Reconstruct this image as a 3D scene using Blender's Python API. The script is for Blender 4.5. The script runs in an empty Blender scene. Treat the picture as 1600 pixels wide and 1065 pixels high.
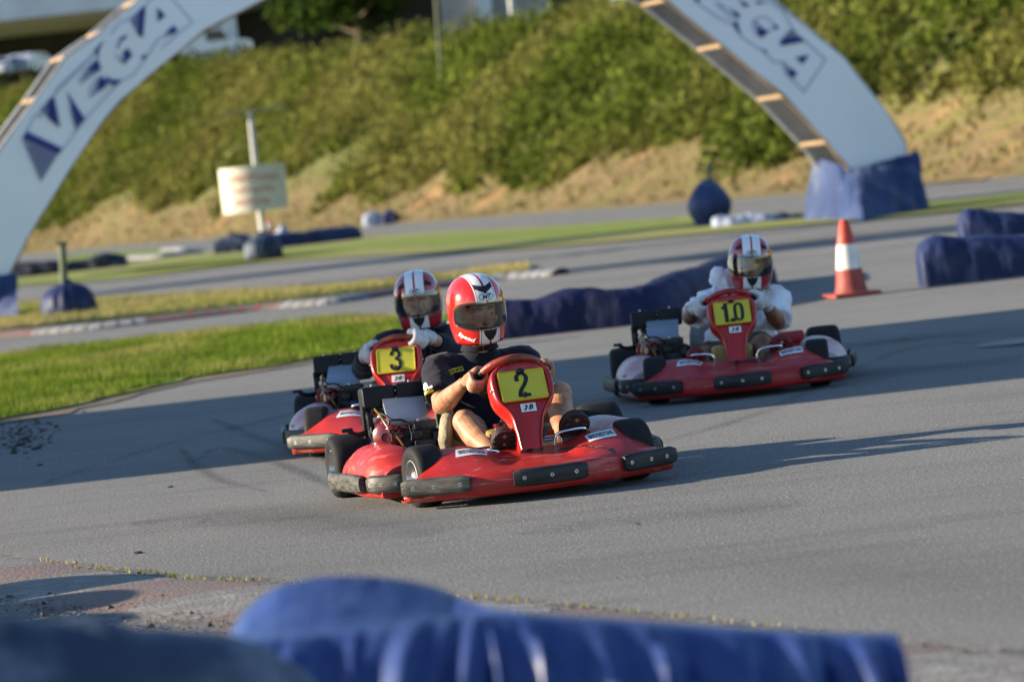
import bpy, bmesh, math, random
import numpy as np
from mathutils import Vector, Matrix, noise
from mathutils.bvhtree import BVHTree
R = math.radians
scene = bpy.context.scene
COL = scene.collection
random.seed(7)

# ------------------------------------------------------------------ camera
FPX, CH = 5760.0, 1.33                       # focal length in photo pixels, camera height
ROLL, PITCH = math.asin(.11), math.atan(254/5760)
def ray(x, y):
    dx, dy = x-800, y-532.5
    a = dx*math.cos(ROLL)-dy*math.sin(ROLL); b = dx*math.sin(ROLL)+dy*math.cos(ROLL)
    return Vector((a, FPX*math.cos(PITCH)-b*math.sin(PITCH), -b*math.cos(PITCH)-FPX*math.sin(PITCH)))
def G(x, y, h=0.0):                          # photo pixel -> point on the horizontal plane z=h
    d = ray(x, y); return Vector((0, 0, CH))+d*((h-CH)/d.z)
def D(x, y, Y):                              # photo pixel -> point at depth Y
    d = ray(x, y); return Vector((0, 0, CH))+d*(Y/d.y)
cam_d = bpy.data.cameras.new('camera'); cam = bpy.data.objects.new('camera', cam_d); COL.objects.link(cam)
cR, sR, cP, sP = math.cos(ROLL), math.sin(ROLL), math.cos(PITCH), math.sin(PITCH)
right = Vector((cR, -sR*sP, -sR*cP)); up = Vector((sR, cR*sP, cR*cP)); fwd = Vector((0, cP, -sP))
m = Matrix((right, up, -fwd)).transposed().to_4x4(); m.translation = (0, 0, CH)
cam.matrix_world = m
cam_d.sensor_width = 36; cam_d.lens = FPX/1600*36
cam_d.clip_start = .1; cam_d.clip_end = 3000
cam_d.dof.use_dof = True; cam_d.dof.focus_distance = 15.7; cam_d.dof.aperture_fstop = 3.3
cam_d.dof.aperture_blades = 9
scene.camera = cam
scene.render.resolution_x = 1024; scene.render.resolution_y = 681

# ------------------------------------------------------------------ light
SUN_EL = 15.5
w = bpy.data.worlds.new('World'); scene.world = w; w.use_nodes = True
nt = w.node_tree; nt.nodes.clear()
sky = nt.nodes.new('ShaderNodeTexSky'); sky.sky_type = 'NISHITA'; sky.sun_disc = False
sky.sun_elevation = R(SUN_EL); sky.sun_rotation = R(-90); sky.altitude = 200; sky.air_density = 1.0; sky.dust_density = .3; sky.ozone_density = 3.0
bg = nt.nodes.new('ShaderNodeBackground'); bg.inputs[1].default_value = .098
ow = nt.nodes.new('ShaderNodeOutputWorld'); nt.links.new(sky.outputs[0], bg.inputs[0]); nt.links.new(bg.outputs[0], ow.inputs[0])
sd = bpy.data.lights.new('sun', 'SUN'); sd.energy = 5.0; sd.angle = R(.53); sd.color = (1.0, .86, .65)
sun = bpy.data.objects.new('sun', sd); COL.objects.link(sun)
sun.rotation_euler = Vector((-math.cos(R(SUN_EL)), 0, math.sin(R(SUN_EL)))).to_track_quat('Z', 'Y').to_euler()
scene.view_settings.view_transform = 'Standard'; scene.view_settings.look = 'None'
scene.view_settings.exposure = 1.31; scene.view_settings.gamma = 1.0

# ------------------------------------------------------------------ materials
def nodes(name):
    m = bpy.data.materials.new(name); m.use_nodes = True
    return m, m.node_tree, m.node_tree.nodes['Principled BSDF']
def N(nt, t, **kw):
    n = nt.nodes.new(t)
    for k, v in kw.items(): setattr(n, k, v)
    return n
def noise_fac(nt, scale, detail=4, lo=.35, hi=.65, stretch=(1, 1, 1), rough=.55, rot=(0, 0, 0), off=(0, 0, 0)):
    tc = N(nt, 'ShaderNodeTexCoord'); mp = N(nt, 'ShaderNodeMapping')
    mp.inputs['Scale'].default_value = stretch; mp.inputs['Rotation'].default_value = rot; mp.inputs['Location'].default_value = off
    nz = N(nt, 'ShaderNodeTexNoise'); nz.inputs['Scale'].default_value = scale; nz.inputs['Detail'].default_value = detail; nz.inputs['Roughness'].default_value = rough
    nt.links.new(tc.outputs['Object'], mp.inputs[0]); nt.links.new(mp.outputs[0], nz.inputs['Vector'])
    mr = N(nt, 'ShaderNodeMapRange'); mr.inputs[1].default_value = lo; mr.inputs[2].default_value = hi; mr.interpolation_type = 'SMOOTHSTEP'
    nt.links.new(nz.outputs[0], mr.inputs[0]); return mr.outputs[0], nz.outputs[0]
def mix(nt, fac, a, b):
    mx = N(nt, 'ShaderNodeMix', data_type='RGBA')
    if isinstance(fac, (int, float)): mx.inputs[0].default_value = fac
    else: nt.links.new(fac, mx.inputs[0])
    for i, c in ((6, a), (7, b)):
        if isinstance(c, tuple): mx.inputs[i].default_value = (*c[:3], 1)
        else: nt.links.new(c, mx.inputs[i])
    return mx.outputs[2]
def math_n(nt, op, a, b=None):
    n = N(nt, 'ShaderNodeMath', operation=op)
    for i, v in ((0, a), (1, b)):
        if v is None: continue
        if isinstance(v, (int, float)): n.inputs[i].default_value = v
        else: nt.links.new(v, n.inputs[i])
    return n.outputs[0]
def bump(nt, bs, h, strength=.3, dist=.01):
    b = N(nt, 'ShaderNodeBump'); b.inputs['Strength'].default_value = strength; b.inputs['Distance'].default_value = dist
    nt.links.new(h, b.inputs['Height']); nt.links.new(b.outputs[0], bs.inputs['Normal'])
def mat(name, c, c2=None, rough=.5, metal=0, scale=8, b=0, bscale=None, spec=.5, coat=0, lo=.35, hi=.65, stretch=(1, 1, 1), bdist=.01, sheen=0):
    m, nt, bs = nodes(name)
    bs.inputs['Roughness'].default_value = rough; bs.inputs['Metallic'].default_value = metal
    bs.inputs['Specular IOR Level'].default_value = spec; bs.inputs['Coat Weight'].default_value = coat
    if sheen: bs.inputs['Sheen Weight'].default_value = sheen
    c2 = c2 or tuple(v*.8 for v in c)
    f, raw = noise_fac(nt, scale, 5, lo, hi, stretch)
    nt.links.new(mix(nt, f, c, c2), bs.inputs['Base Color'])
    mr = N(nt, 'ShaderNodeMapRange'); nt.links.new(raw, mr.inputs[0])
    mr.inputs[3].default_value = rough*.8; mr.inputs[4].default_value = min(1, rough*1.25); nt.links.new(mr.outputs[0], bs.inputs['Roughness'])
    if b:
        _, r2 = noise_fac(nt, bscale or scale*4, 6, stretch=stretch); bump(nt, bs, r2, b, bdist)
    return m
M = {}
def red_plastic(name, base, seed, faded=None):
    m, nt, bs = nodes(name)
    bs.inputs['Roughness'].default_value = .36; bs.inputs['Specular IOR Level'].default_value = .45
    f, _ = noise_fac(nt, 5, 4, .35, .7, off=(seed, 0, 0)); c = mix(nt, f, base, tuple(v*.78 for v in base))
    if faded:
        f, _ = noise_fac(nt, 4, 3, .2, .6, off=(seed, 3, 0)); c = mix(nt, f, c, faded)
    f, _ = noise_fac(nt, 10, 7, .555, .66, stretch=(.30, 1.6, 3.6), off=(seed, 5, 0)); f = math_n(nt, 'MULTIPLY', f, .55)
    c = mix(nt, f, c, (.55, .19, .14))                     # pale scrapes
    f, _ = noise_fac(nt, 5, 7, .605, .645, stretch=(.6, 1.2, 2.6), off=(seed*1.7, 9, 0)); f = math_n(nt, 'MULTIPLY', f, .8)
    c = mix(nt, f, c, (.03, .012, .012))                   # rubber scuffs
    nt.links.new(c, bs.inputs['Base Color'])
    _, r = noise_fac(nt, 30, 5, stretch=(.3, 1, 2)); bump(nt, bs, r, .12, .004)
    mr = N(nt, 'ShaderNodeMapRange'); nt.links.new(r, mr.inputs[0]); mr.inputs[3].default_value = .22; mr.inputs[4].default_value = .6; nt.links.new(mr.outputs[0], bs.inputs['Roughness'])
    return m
RED = (.42, .018, .013)
M['red_a'] = red_plastic('scuffed_red_plastic', RED, 1.3)
M['red_b'] = red_plastic('scratched_red_plastic', (.44, .024, .018), 4.1)
M['red_c'] = red_plastic('worn_red_plastic', (.40, .015, .015), 7.7)
M['pink'] = red_plastic('faded_glare_red_plastic', (.48, .10, .09), 2.2, faded=(.62, .45, .45))  # sky glare on the pods put into the pale colour, with some fading
M['panel'] = mat('glossy_red_panel', (.46, .017, .012), (.36, .012, .010), rough=.28, scale=7, b=.05, bscale=25, coat=.3)
M['tyre'] = mat('tyre_rubber', (.009, .009, .010), (.018, .017, .016), rough=.7, spec=.25, scale=14, b=.25, bscale=90, bdist=.003)
M['scrape'] = mat('pale_scrape', (.50, .20, .15), (.40, .10, .08), rough=.6, scale=60)
M['rubber'] = mat('bumper_rubber', (.010, .010, .011), (.030, .030, .031), rough=.5, spec=.35, scale=10, b=.5, bscale=30, stretch=(.4, 1, 3), bdist=.006)
M['rubber_worn'] = mat('worn_bumper_rubber', (.026, .025, .022), (.085, .080, .066), rough=.5, scale=16, b=.5, bscale=35, stretch=(.35, 1, 3), bdist=.006)
M['steel'] = mat('zinc_steel', (.55, .56, .57), (.4, .4, .42), rough=.32, metal=1, scale=30)
M['chrome'] = mat('chromed_tube', (.75, .76, .78), (.6, .6, .62), rough=.16, metal=1, scale=20)
M['frame'] = mat('chassis_paint', (.03, .03, .032), (.08, .075, .07), rough=.45, scale=20, b=.2)
M['black'] = mat('black_plastic', (.005, .005, .006), (.010, .010, .011), rough=.45, spec=.3, scale=12, b=.15, bscale=60, bdist=.003)
M['shield'] = mat('brushed_heat_shield', (.42, .45, .50), (.30, .32, .36), rough=.42, metal=.85, scale=10, b=.1, bscale=40, stretch=(.3, 1, 1))
M['cyl'] = mat('engine_casting', (.05, .05, .056), (.022, .022, .026), rough=.5, metal=.4, scale=25, b=.4, bscale=60)
M['redgloss'] = mat('engine_red_enamel', (.17, .004, .009), (.07, .003, .006), rough=.22, scale=18, coat=.5)
M['hose'] = mat('fuel_hose_yellow', (.20, .15, .03), (.08, .065, .02), rough=.35, scale=30)
M['seat'] = mat('fibreglass_seat', (.30, .31, .28), (.2, .2, .19), rough=.4, scale=9)
M['seatin'] = mat('seat_padding', (.02, .02, .022), rough=.8)
M['tank'] = mat('amber_fuel_tank', (.42, .26, .07), (.34, .20, .05), rough=.35, scale=8)
M['yellow'] = mat('number_plate_yellow', (.66, .56, .03), (.58, .50, .04), rough=.38, scale=9)
M['yelframe'] = mat('number_plate_rim', (.72, .48, .02), rough=.35)
M['ink'] = mat('black_ink', (.010, .010, .012), rough=.5)
M['white'] = mat('white_sticker', (.78, .78, .78), (.70, .70, .71), rough=.4, scale=30)
M['blueink'] = mat('navy_ink', (.012, .018, .09), rough=.5)
M['redink'] = mat('red_ink', (.55, .02, .03), rough=.5)
M['wheelrim'] = mat('brick_red_grip', (.30, .045, .02), (.20, .03, .015), rough=.42, scale=20, b=.2)
M['wheelred'] = mat('red_grip', (.40, .012, .015), (.28, .01, .012), rough=.35, scale=20)
def skin_mat(name, c):
    m, nt, bs = nodes(name)
    f, _ = noise_fac(nt, 16, 6, .38, .64); cc = mix(nt, f, c, (c[0]*.72, c[1]*.55, c[2]*.48))
    f, _ = noise_fac(nt, 120, 3, .55, .75, stretch=(1, 1, .3)); f = math_n(nt, 'MULTIPLY', f, .35)
    nt.links.new(mix(nt, f, cc, tuple(v*.45 for v in c)), bs.inputs['Base Color'])
    bs.inputs['Roughness'].default_value = .52; bs.inputs['Subsurface Weight'].default_value = .06; bs.inputs['Subsurface Radius'].default_value = (.02, .008, .004)
    _, r = noise_fac(nt, 90, 5); bump(nt, bs, r, .25, .002)
    return m
M['skin'] = skin_mat('tanned_skin', (.44, .235, .135)); M['skin_pale'] = skin_mat('pale_skin', (.56, .36, .27)); M['skin_dark'] = skin_mat('brown_skin', (.30, .165, .10))
M['navy'] = mat('navy_cotton', (.0045, .0055, .014), (.009, .009, .018), rough=.85, spec=.2, scale=20, b=.4, bscale=200, bdist=.002, sheen=.12)
M['whitecloth'] = mat('white_cotton', (.84, .83, .88), (.78, .77, .84), rough=.9, scale=6, b=.3, bscale=60, bdist=.004)
M['khaki'] = mat('khaki_cotton', (.30, .25, .16), (.22, .18, .12), rough=.9, scale=14, b=.4, bscale=80)
M['brown'] = mat('brown_shorts_cotton', (.11, .085, .05), (.08, .06, .04), rough=.9, scale=14, b=.4, bscale=80)
M['glove'] = mat('white_glove_cotton', (.62, .62, .63), (.50, .50, .52), rough=.9, scale=30, b=.5, bscale=120, bdist=.003)
M['sole'] = mat('dark_sole_rubber', (.022, .012, .012), (.05, .016, .014), rough=.7, scale=30, b=.5, bscale=60)
M['solelight'] = mat('beige_sole_rubber', (.36, .30, .20), rough=.7)
M['maroon'] = mat('maroon_trainer_fabric', (.20, .014, .018), (.12, .01, .012), rough=.7, scale=30)
M['eyewhite'] = mat('eye_white', (.34, .31, .29), rough=.3); M['iris'] = mat('dark_iris', (.02, .012, .008), rough=.15); M['brow'] = mat('dark_hair', (.03, .018, .012), rough=.8)
M['lining'] = mat('helmet_lining', (.012, .012, .012), rough=.9)

# helmet paint: red shell with a white centre band and red pinstripes, laid out in the helmet's own coordinates
def helmet_paint(name, band=.05, pin=True, red=(.55, .016, .009)):
    m, nt, bs = nodes(name)
    tc = N(nt, 'ShaderNodeTexCoord'); sx = N(nt, 'ShaderNodeSeparateXYZ'); nt.links.new(tc.outputs['Object'], sx.inputs[0])
    ax = math_n(nt, 'ABSOLUTE', sx.outputs[0])
    white = math_n(nt, 'LESS_THAN', ax, band); c = mix(nt, white, red, (.80, .80, .82))
    ctr = math_n(nt, 'LESS_THAN', ax, .0055); c = mix(nt, ctr, c, (.42, .008, .02))
    if pin:
        p = math_n(nt, 'LESS_THAN', math_n(nt, 'ABSOLUTE', math_n(nt, 'SUBTRACT', ax, band-.007)), .0014); c = mix(nt, p, c, (.42, .008, .02))
    f, _ = noise_fac(nt, 30, 5, .60, .75); f = math_n(nt, 'MULTIPLY', f, .25); c = mix(nt, f, c, (.35, .33, .34))
    nt.links.new(c, bs.inputs['Base Color']); bs.inputs['Roughness'].default_value = .16; bs.inputs['Coat Weight'].default_value = .8; bs.inputs['Coat Roughness'].default_value = .05
    return m
M['helm_a'] = helmet_paint('helmet_paint_bright'); M['helm_b'] = helmet_paint('helmet_paint_dark', .052, False, (.34, .012, .02))
def visor_mat():
    m = bpy.data.materials.new('smoked_visor'); m.use_nodes = True; nt = m.node_tree; nt.nodes.clear()
    o = N(nt, 'ShaderNodeOutputMaterial'); t = N(nt, 'ShaderNodeBsdfTransparent'); t.inputs[0].default_value = (.86, .87, .88, 1)
    g = N(nt, 'ShaderNodeBsdfGlossy'); g.inputs['Roughness'].default_value = .03; g.inputs[0].default_value = (.95, .97, 1, 1)
    fr = N(nt, 'ShaderNodeFresnel'); fr.inputs[0].default_value = 1.55
    mx = N(nt, 'ShaderNodeMixShader'); f = math_n(nt, 'ADD', math_n(nt, 'MULTIPLY', fr.outputs[0], 1.7), .01); nt.links.new(math_n(nt, 'MINIMUM', f, 1), mx.inputs[0])
    nt.links.new(t.outputs[0], mx.inputs[1]); nt.links.new(g.outputs[0], mx.inputs[2]); nt.links.new(mx.outputs[0], o.inputs[0])
    return m
M['visor'] = visor_mat()

# ------------------------------------------------------------------ object helpers
def link(name, me, parent=None, mats=(), smooth=True, auto=None):
    o = bpy.data.objects.new(name, me); COL.objects.link(o)
    for mm in mats: me.materials.append(M[mm] if isinstance(mm, str) else mm)
    if smooth: me.shade_smooth()
    if auto is not None: me.set_sharp_from_angle(angle=R(auto))
    if parent: o.parent = parent
    return o
def obj(name, bm, mats, parent=None, auto=35, smooth=True):
    me = bpy.data.meshes.new(name); bm.normal_update(); bm.to_mesh(me); bm.free()
    return link(name, me, parent, mats if isinstance(mats, (list, tuple)) else [mats], smooth, auto)
def tag(o, label=None, cat=None, group=None, kind=None):
    if label: o['label'] = label
    if cat: o['category'] = cat
    if group: o['group'] = group
    if kind: o['kind'] = kind
    return o
def empty(name, loc=(0, 0, 0), rz=0):
    o = bpy.data.objects.new(name, None); COL.objects.link(o); o.location = loc; o.rotation_euler = (0, 0, rz); o.empty_display_size = .1; return o
BM = bmesh.new
def grid(bm, rows, closed=False, mi=0, cap0=False, cap1=False):
    vs = [[bm.verts.new(p) for p in r] for r in rows]; n = len(rows[0])
    for a, b in zip(vs, vs[1:]):
        for i in range(n if closed else n-1):
            j = (i+1) % n
            try:
                f = bm.faces.new((a[i], a[j], b[j], b[i])); f.material_index = mi
            except ValueError: pass
    for c, r, rev in ((cap0, vs[0], True), (cap1, vs[-1], False)):
        if c:
            try:
                f = bm.faces.new(r[::-1] if rev else r); f.material_index = mi
            except ValueError: pass
    return vs
def cr(pts, n=5):                                        # catmull-rom through points of any dimension
    P = [np.array(p, float) for p in pts]; P = [2*P[0]-P[1]]+P+[2*P[-1]-P[-2]]; out = []
    for i in range(1, len(P)-2):
        for k in range(n):
            t = k/n; a, b, c, d = P[i-1:i+3]
            out.append(.5*((2*b)+(-a+c)*t+(2*a-5*b+4*c-d)*t*t+(-a+3*b-3*c+d)*t**3))
    out.append(P[-2]); return out
def tube(bm, pts, rad, n=12, mi=0, sub=4, flat=1.0, ref=None, round_ends=False, closed=False):
    if not isinstance(rad, (list, tuple)): rad = [rad]*len(pts)
    if sub > 1: q = cr([(*p, r) for p, r in zip(pts, rad)], sub)
    else: q = [np.array((*p, r)) for p, r in zip(pts, rad)]
    P = [Vector(v[:3]) for v in q]; Rr = [float(v[3]) for v in q]
    if round_ends:
        d0 = (P[0]-P[1]).normalized(); d1 = (P[-1]-P[-2]).normalized(); r0, r1 = Rr[0], Rr[-1]
        P = [P[0]+d0*r0*s for s in (.98, .8, .45)]+P+[P[-1]+d1*r1*s for s in (.45, .8, .98)]
        Rr = [r0*c for c in (.2, .6, .89)]+Rr+[r1*c for c in (.89, .6, .2)]
    rows = []; prev = None
    for i, p in enumerate(P):
        t = (P[min(i+1, len(P)-1)]-P[max(i-1, 0)]).normalized()
        if prev is None:
            u = Vector(ref) if ref else (Vector((0, 0, 1)) if abs(t.z) < .9 else Vector((1, 0, 0)))
        else: u = prev
        u = (u-t*u.dot(t)).normalized(); prev = u; v = t.cross(u)
        rows.append([p+(u*math.cos(a)*Rr[i]*flat+v*math.sin(a)*Rr[i]) for a in (2*math.pi*k/n for k in range(n))])
    grid(bm, rows, True, mi, True, True)
def box(bm, c, s, mi=0, bev=0, rot=None, seg=2, mat4=None):
    T = Matrix.Translation(c)@(rot.to_4x4() if rot else Matrix())@Matrix.Diagonal((*s, 1))
    if mat4: T = mat4@T
    r = bmesh.ops.create_cube(bm, size=1, matrix=T); vs = r['verts']
    fs = list({f for v in vs for f in v.link_faces})
    for f in fs: f.material_index = mi
    if bev:
        es = list({e for v in vs for e in v.link_edges})
        b = bmesh.ops.bevel(bm, geom=es, offset=bev, segments=seg, affect='EDGES', profile=.6)
        for f in b['faces']: f.material_index = mi
def sphere(bm, c, r, mi=0, u=16, v=10, rot=None):
    if not isinstance(r, (tuple, list)): r = (r, r, r)
    T = Matrix.Translation(c)@(rot.to_4x4() if rot else Matrix())@Matrix.Diagonal((*r, 1))
    q = bmesh.ops.create_uvsphere(bm, u_segments=u, v_segments=v, radius=1, matrix=T)
    for f in {f for x in q['verts'] for f in x.link_faces}: f.material_index = mi
def cyl(bm, a, b, r, n=16, mi=0, r2=None):
    a, b = Vector(a), Vector(b); t = (b-a).normalized(); u = t.orthogonal().normalized(); v = t.cross(u); r2 = r if r2 is None else r2
    grid(bm, [[a+(u*math.cos(k)+v*math.sin(k))*r for k in (2*math.pi*i/n for i in range(n))],
              [b+(u*math.cos(k)+v*math.sin(k))*r2 for k in (2*math.pi*i/n for i in range(n))]], True, mi, True, True)
def poly(bm, pts, mi=0):
    try:
        f = bm.faces.new([bm.verts.new(p) for p in pts]); f.material_index = mi; return f
    except ValueError: return None
def text_mesh(s, size=1, bold=0.0, shear=0, align='CENTER', spacing=1.0, sx=1.0):
    cu = bpy.data.curves.new('t', 'FONT'); cu.body = s; cu.size = size; cu.offset = bold; cu.shear = shear; cu.align_x = align; cu.align_y = 'CENTER'; cu.space_character = spacing; cu.resolution_u = 4
    o = bpy.data.objects.new('t', cu); COL.objects.link(o)
    me = bpy.data.meshes.new_from_object(o.evaluated_get(bpy.context.evaluated_depsgraph_get()))
    V = [(v.co.x*sx, v.co.y) for v in me.vertices]; F = [tuple(p.vertices) for p in me.polygons]
    bpy.data.objects.remove(o); bpy.data.curves.remove(cu); bpy.data.meshes.remove(me); return V, F
def add_flat(bm, VF, fn, mi=0):                          # fn maps (u,v) -> 3D point or None
    V, F = VF; vs = []
    for a, b in V:
        p = fn(a, b); vs.append(bm.verts.new(p) if p is not None else None)
    for f in F:
        q = [vs[i] for i in f]
        if all(q) and len(set(q)) > 2:
            try:
                ff = bm.faces.new(q); ff.material_index = mi
            except ValueError: pass
def rect_grid(w, h, nx=8, ny=4, cx=0, cy=0, shear=0):
    V = []; F = []
    for j in range(ny+1):
        for i in range(nx+1):
            y = cy+h*(j/ny-.5); V.append((cx+w*(i/nx-.5)+shear*(y-cy), y))
    for j in range(ny):
        for i in range(nx):
            a = j*(nx+1)+i; F.append((a, a+1, a+nx+2, a+nx+1))
    return V, F
def subdiv_poly(pts, step=.006):                         # 2D polygon -> triangulated fine mesh
    b = BM(); poly(b, [(x, y, 0) for x, y in pts]); bmesh.ops.triangulate(b, faces=b.faces[:])
    for _ in range(4):
        es = [e for e in b.edges if e.calc_length() > step]
        if not es: break
        bmesh.ops.subdivide_edges(b, edges=es, cuts=1); bmesh.ops.triangulate(b, faces=[f for f in b.faces if len(f.verts) > 3])
    b.verts.index_update(); r = [(v.co.x, v.co.y) for v in b.verts], [tuple(v.index for v in f.verts) for f in b.faces]; b.free(); return r
def bvh_of(o): return BVHTree.FromPolygons([v.co.copy() for v in o.data.vertices], [tuple(p.vertices) for p in o.data.polygons])
def projector(bvh, org, ux, uy, direction, off=.0015):
    org, ux, uy, dr = map(Vector, (org, ux, uy, direction)); dr = dr.normalized()
    def fn(a, b):
        h = bvh.ray_cast(org+ux*a+uy*b, dr)
        return None if h[0] is None else h[0]-dr*off
    return fn
def remesh(bm, voxel, smooth_it=3, name='m', fold=None):
    me = bpy.data.meshes.new(name); bm.to_mesh(me); bm.free()
    o = bpy.data.objects.new(name, me); COL.objects.link(o)
    md = o.modifiers.new('r', 'REMESH'); md.mode = 'VOXEL'; md.voxel_size = voxel
    if smooth_it:
        s = o.modifiers.new('s', 'SMOOTH'); s.iterations = smooth_it; s.factor = .5
    bpy.context.view_layer.update()
    nm = bpy.data.meshes.new_from_object(o.evaluated_get(bpy.context.evaluated_depsgraph_get()))
    bpy.data.objects.remove(o); bpy.data.meshes.remove(me)
    if fold:
        co = [v.co.copy() for v in nm.vertices]; no = [v.normal.copy() for v in nm.vertices]
        for v, c, n in zip(nm.vertices, co, no): v.co = c+n*fold(c)
        nm.update()
    return nm

# ================================================================== SETTING
def ground_mat(name, c, c2, c3=None, scale=.6, rough=.9, fine=60, fs=.5, b=.4, stains=None):
    m, nt, bs = nodes(name); bs.inputs['Roughness'].default_value = rough; bs.inputs['Specular IOR Level'].default_value = .25
    f, _ = noise_fac(nt, scale, 5, .35, .65); col = mix(nt, f, c, c2)
    f, _ = noise_fac(nt, scale*.23, 4, .4, .62, off=(5, 2, 0)); col = mix(nt, math_n(nt, 'MULTIPLY', f, .6), col, c3 or c2)
    if stains:
        for k, (sc, st, rot, lo, hi, amt, cc) in enumerate(stains):
            f, _ = noise_fac(nt, sc, 6, lo, hi, st, rot=(0, 0, rot), off=(k*3.3, k, 0)); col = mix(nt, math_n(nt, 'MULTIPLY', f, amt), col, cc)
    f, r = noise_fac(nt, fine, 4, .32, .68, rough=.8); col = mix(nt, math_n(nt, 'MULTIPLY', f, fs), col, tuple(v*.46 for v in c))
    f, r2 = noise_fac(nt, fine*1.3, 3, .57, .68, off=(9, 0, 0)); col = mix(nt, math_n(nt, 'MULTIPLY', f, fs*.8), col, tuple(min(1, v*1.9) for v in c))
    nt.links.new(col, bs.inputs['Base Color']); bump(nt, bs, r, b, .01)
    return m
M['asphalt'] = ground_mat('worn_asphalt', (.258, .252, .242), (.218, .214, .208), (.290, .283, .272), scale=.5, fine=62, fs=1.0, b=1.0, stains=[
    (.55, (1, 5, 1), .12, .55, .68, .38, (.10, .095, .09)), (1.6, (.30, 4.5, 1), -.35, .56, .74, .40, (.09, .086, .083)), (.5, (.5, 2.5, 1), .5, .52, .70, .35, (.12, .116, .112)), (22, (1, 1, 1), 0, .62, .74, .3, (.10, .096, .092))])
M['asphalt_far'] = ground_mat('grey_asphalt', (.28, .27, .26), (.25, .24, .23), scale=.15, fine=14, fs=.3, stains=[(.12, (1, 6, 1), 0, .5, .7, .4, (.15, .14, .135))])
M['drygrass'] = ground_mat('dry_grass_ground', (.29, .28, .08), (.24, .29, .045), (.34, .29, .12), scale=.7, fine=16, fs=.6)
M['green'] = ground_mat('green_turf', (.20, .27, .032), (.27, .30, .055), (.15, .22, .022), scale=1.4, fine=30, fs=.6)
M['strawslope'] = ground_mat('straw_slope_ground', (.190, .138, .062), (.150, .120, .046), (.22, .152, .075), scale=.5, fine=4, fs=.6, stains=[
    (.6, (1, 1, .5), .3, .5, .6, .7, (.16, .16, .035)), (.35, (1, 1, 1), .9, .56, .66, .7, (.42, .22, .10))])
M['dirt'] = mat('dusty_edge_soil', (.20, .15, .10), (.12, .09, .05), rough=.95, scale=6, b=.5)

def sheet(name, pts, z, matn, jit=.05, step=.5, kind='structure'):
    """flat polygon with ragged, finely divided edge"""
    out = []
    n = len(pts)
    for i in range(n):
        a, b = Vector(pts[i][:2]), Vector(pts[(i+1) % n][:2]); L = (b-a).length; k = max(1, min(60, int(L/step)))
        nn = (b-a).normalized().orthogonal() if L > 1e-6 else Vector((0, 0))
        for j in range(k):
            p = a.lerp(b, j/k); q = p+nn*(noise.noise(Vector((p.x*1.7, p.y*1.7, z*9)))*jit*2+noise.noise(Vector((p.x*7, p.y*7, 3)))*jit)
            out.append((q.x, q.y, z))
    b = BM(); poly(b, out); bmesh.ops.triangulate(b, faces=b.faces[:])
    for f in b.faces:
        if f.normal.z < 0: f.normal_flip()
    o = obj(name, b, matn, smooth=False, auto=None); tag(o, kind=kind); return o
def px(*ps): return [G(*p) for p in ps]

# ground: one sheet to the horizon (dry grass), asphalt course laid on it
b = BM(); poly(b, [(-900, -20, -.012), (900, -20, -.012), (900, 1500, -.012), (-900, 1500, -.012)]); tag(obj('ground', b, 'drygrass', smooth=False, auto=None), kind='structure')
edge = px((-500, 845), (0, 873), (60, 877), (180, 894), (300, 906), (440, 912), (600, 925), (860, 947), (1000, 962), (1200, 986), (1500, 1012), (1700, 1035), (2300, 1110))
trk = [(p.x, p.y) for p in edge]+[(30, 20), (40, 60), (60, 300)]
# far limit of the asphalt = foot of the bank
foot = [(26, 40), (20, 60), (12.7, 89), (.5, 133), (-17, 190), (-34, 235), (-60, 292), (-90, 350)]
trk += [(x-.9, y) for x, y in foot[1:]][1:]+[(-70, 200), (-40, 80), (-20, 20)]
sheet('track', trk, 0.0, 'asphalt', .03, .3)

def patch(name, pts, m='green', z=.02, jit=.08, step=.4): return sheet(name, [(p.x, p.y) for p in px(*pts)], z, m, jit, step)
patch('verge_soil', [(-500, 741), (-200, 707), (0, 664), (100, 647), (200, 622), (300, 598), (420, 580), (500, 564), (600, 547), (680, 525), (706, 499), (690, 493), (500, 520), (0, 600), (-500, 640)], 'dirt', z=.008, jit=.07)
patch('verge', [(-500, 735), (-200, 700), (0, 657), (100, 640), (200, 615), (300, 592), (420, 575), (500, 560), (600, 543), (670, 523), (700, 500), (690, 489), (590, 496), (500, 502), (300, 521), (100, 545), (0, 558), (-500, 606)], 'green', jit=.09)
patch('island', [(-400, 545), (20, 519), (140, 506), (280, 492), (400, 478), (520, 467), (600, 455), (700, 441), (790, 430), (826, 424), (828, 415), (790, 417), (700, 431), (611, 442), (450, 453), (300, 461), (200, 467), (30, 476), (-400, 512)], 'drygrass', z=.03, jit=.10)
patch('island_turf', [(-300, 517), (150, 487), (300, 471), (450, 457), (455, 454), (300, 462), (200, 468), (30, 478), (-300, 506)], 'green', z=.036, jit=.06)
patch('far_island', [(-400, 487), (30, 448), (200, 437), (300, 424), (412, 411), (600, 400), (780, 393), (900, 384), (1100, 367), (1280, 351), (1450, 337), (1600, 321), (2000, 280), (2000, 262), (1600, 303), (1440, 320), (1280, 333), (1100, 338), (900, 352), (700, 362), (590, 368), (450, 384), (300, 398), (150, 418), (30, 424), (-400, 450)], 'drygrass', z=.03, jit=.2, step=1.5)
patch('far_island_turf', [(-400, 480), (200, 432), (430, 402), (600, 391), (800, 378), (1000, 362), (1250, 340), (1440, 330), (1600, 313), (2000, 272), (2000, 264), (1600, 304), (1440, 322), (1250, 337), (1000, 349), (800, 362), (590, 378), (430, 397), (200, 428), (-400, 470)], 'green', z=.038, jit=.5, step=1.5)
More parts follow.
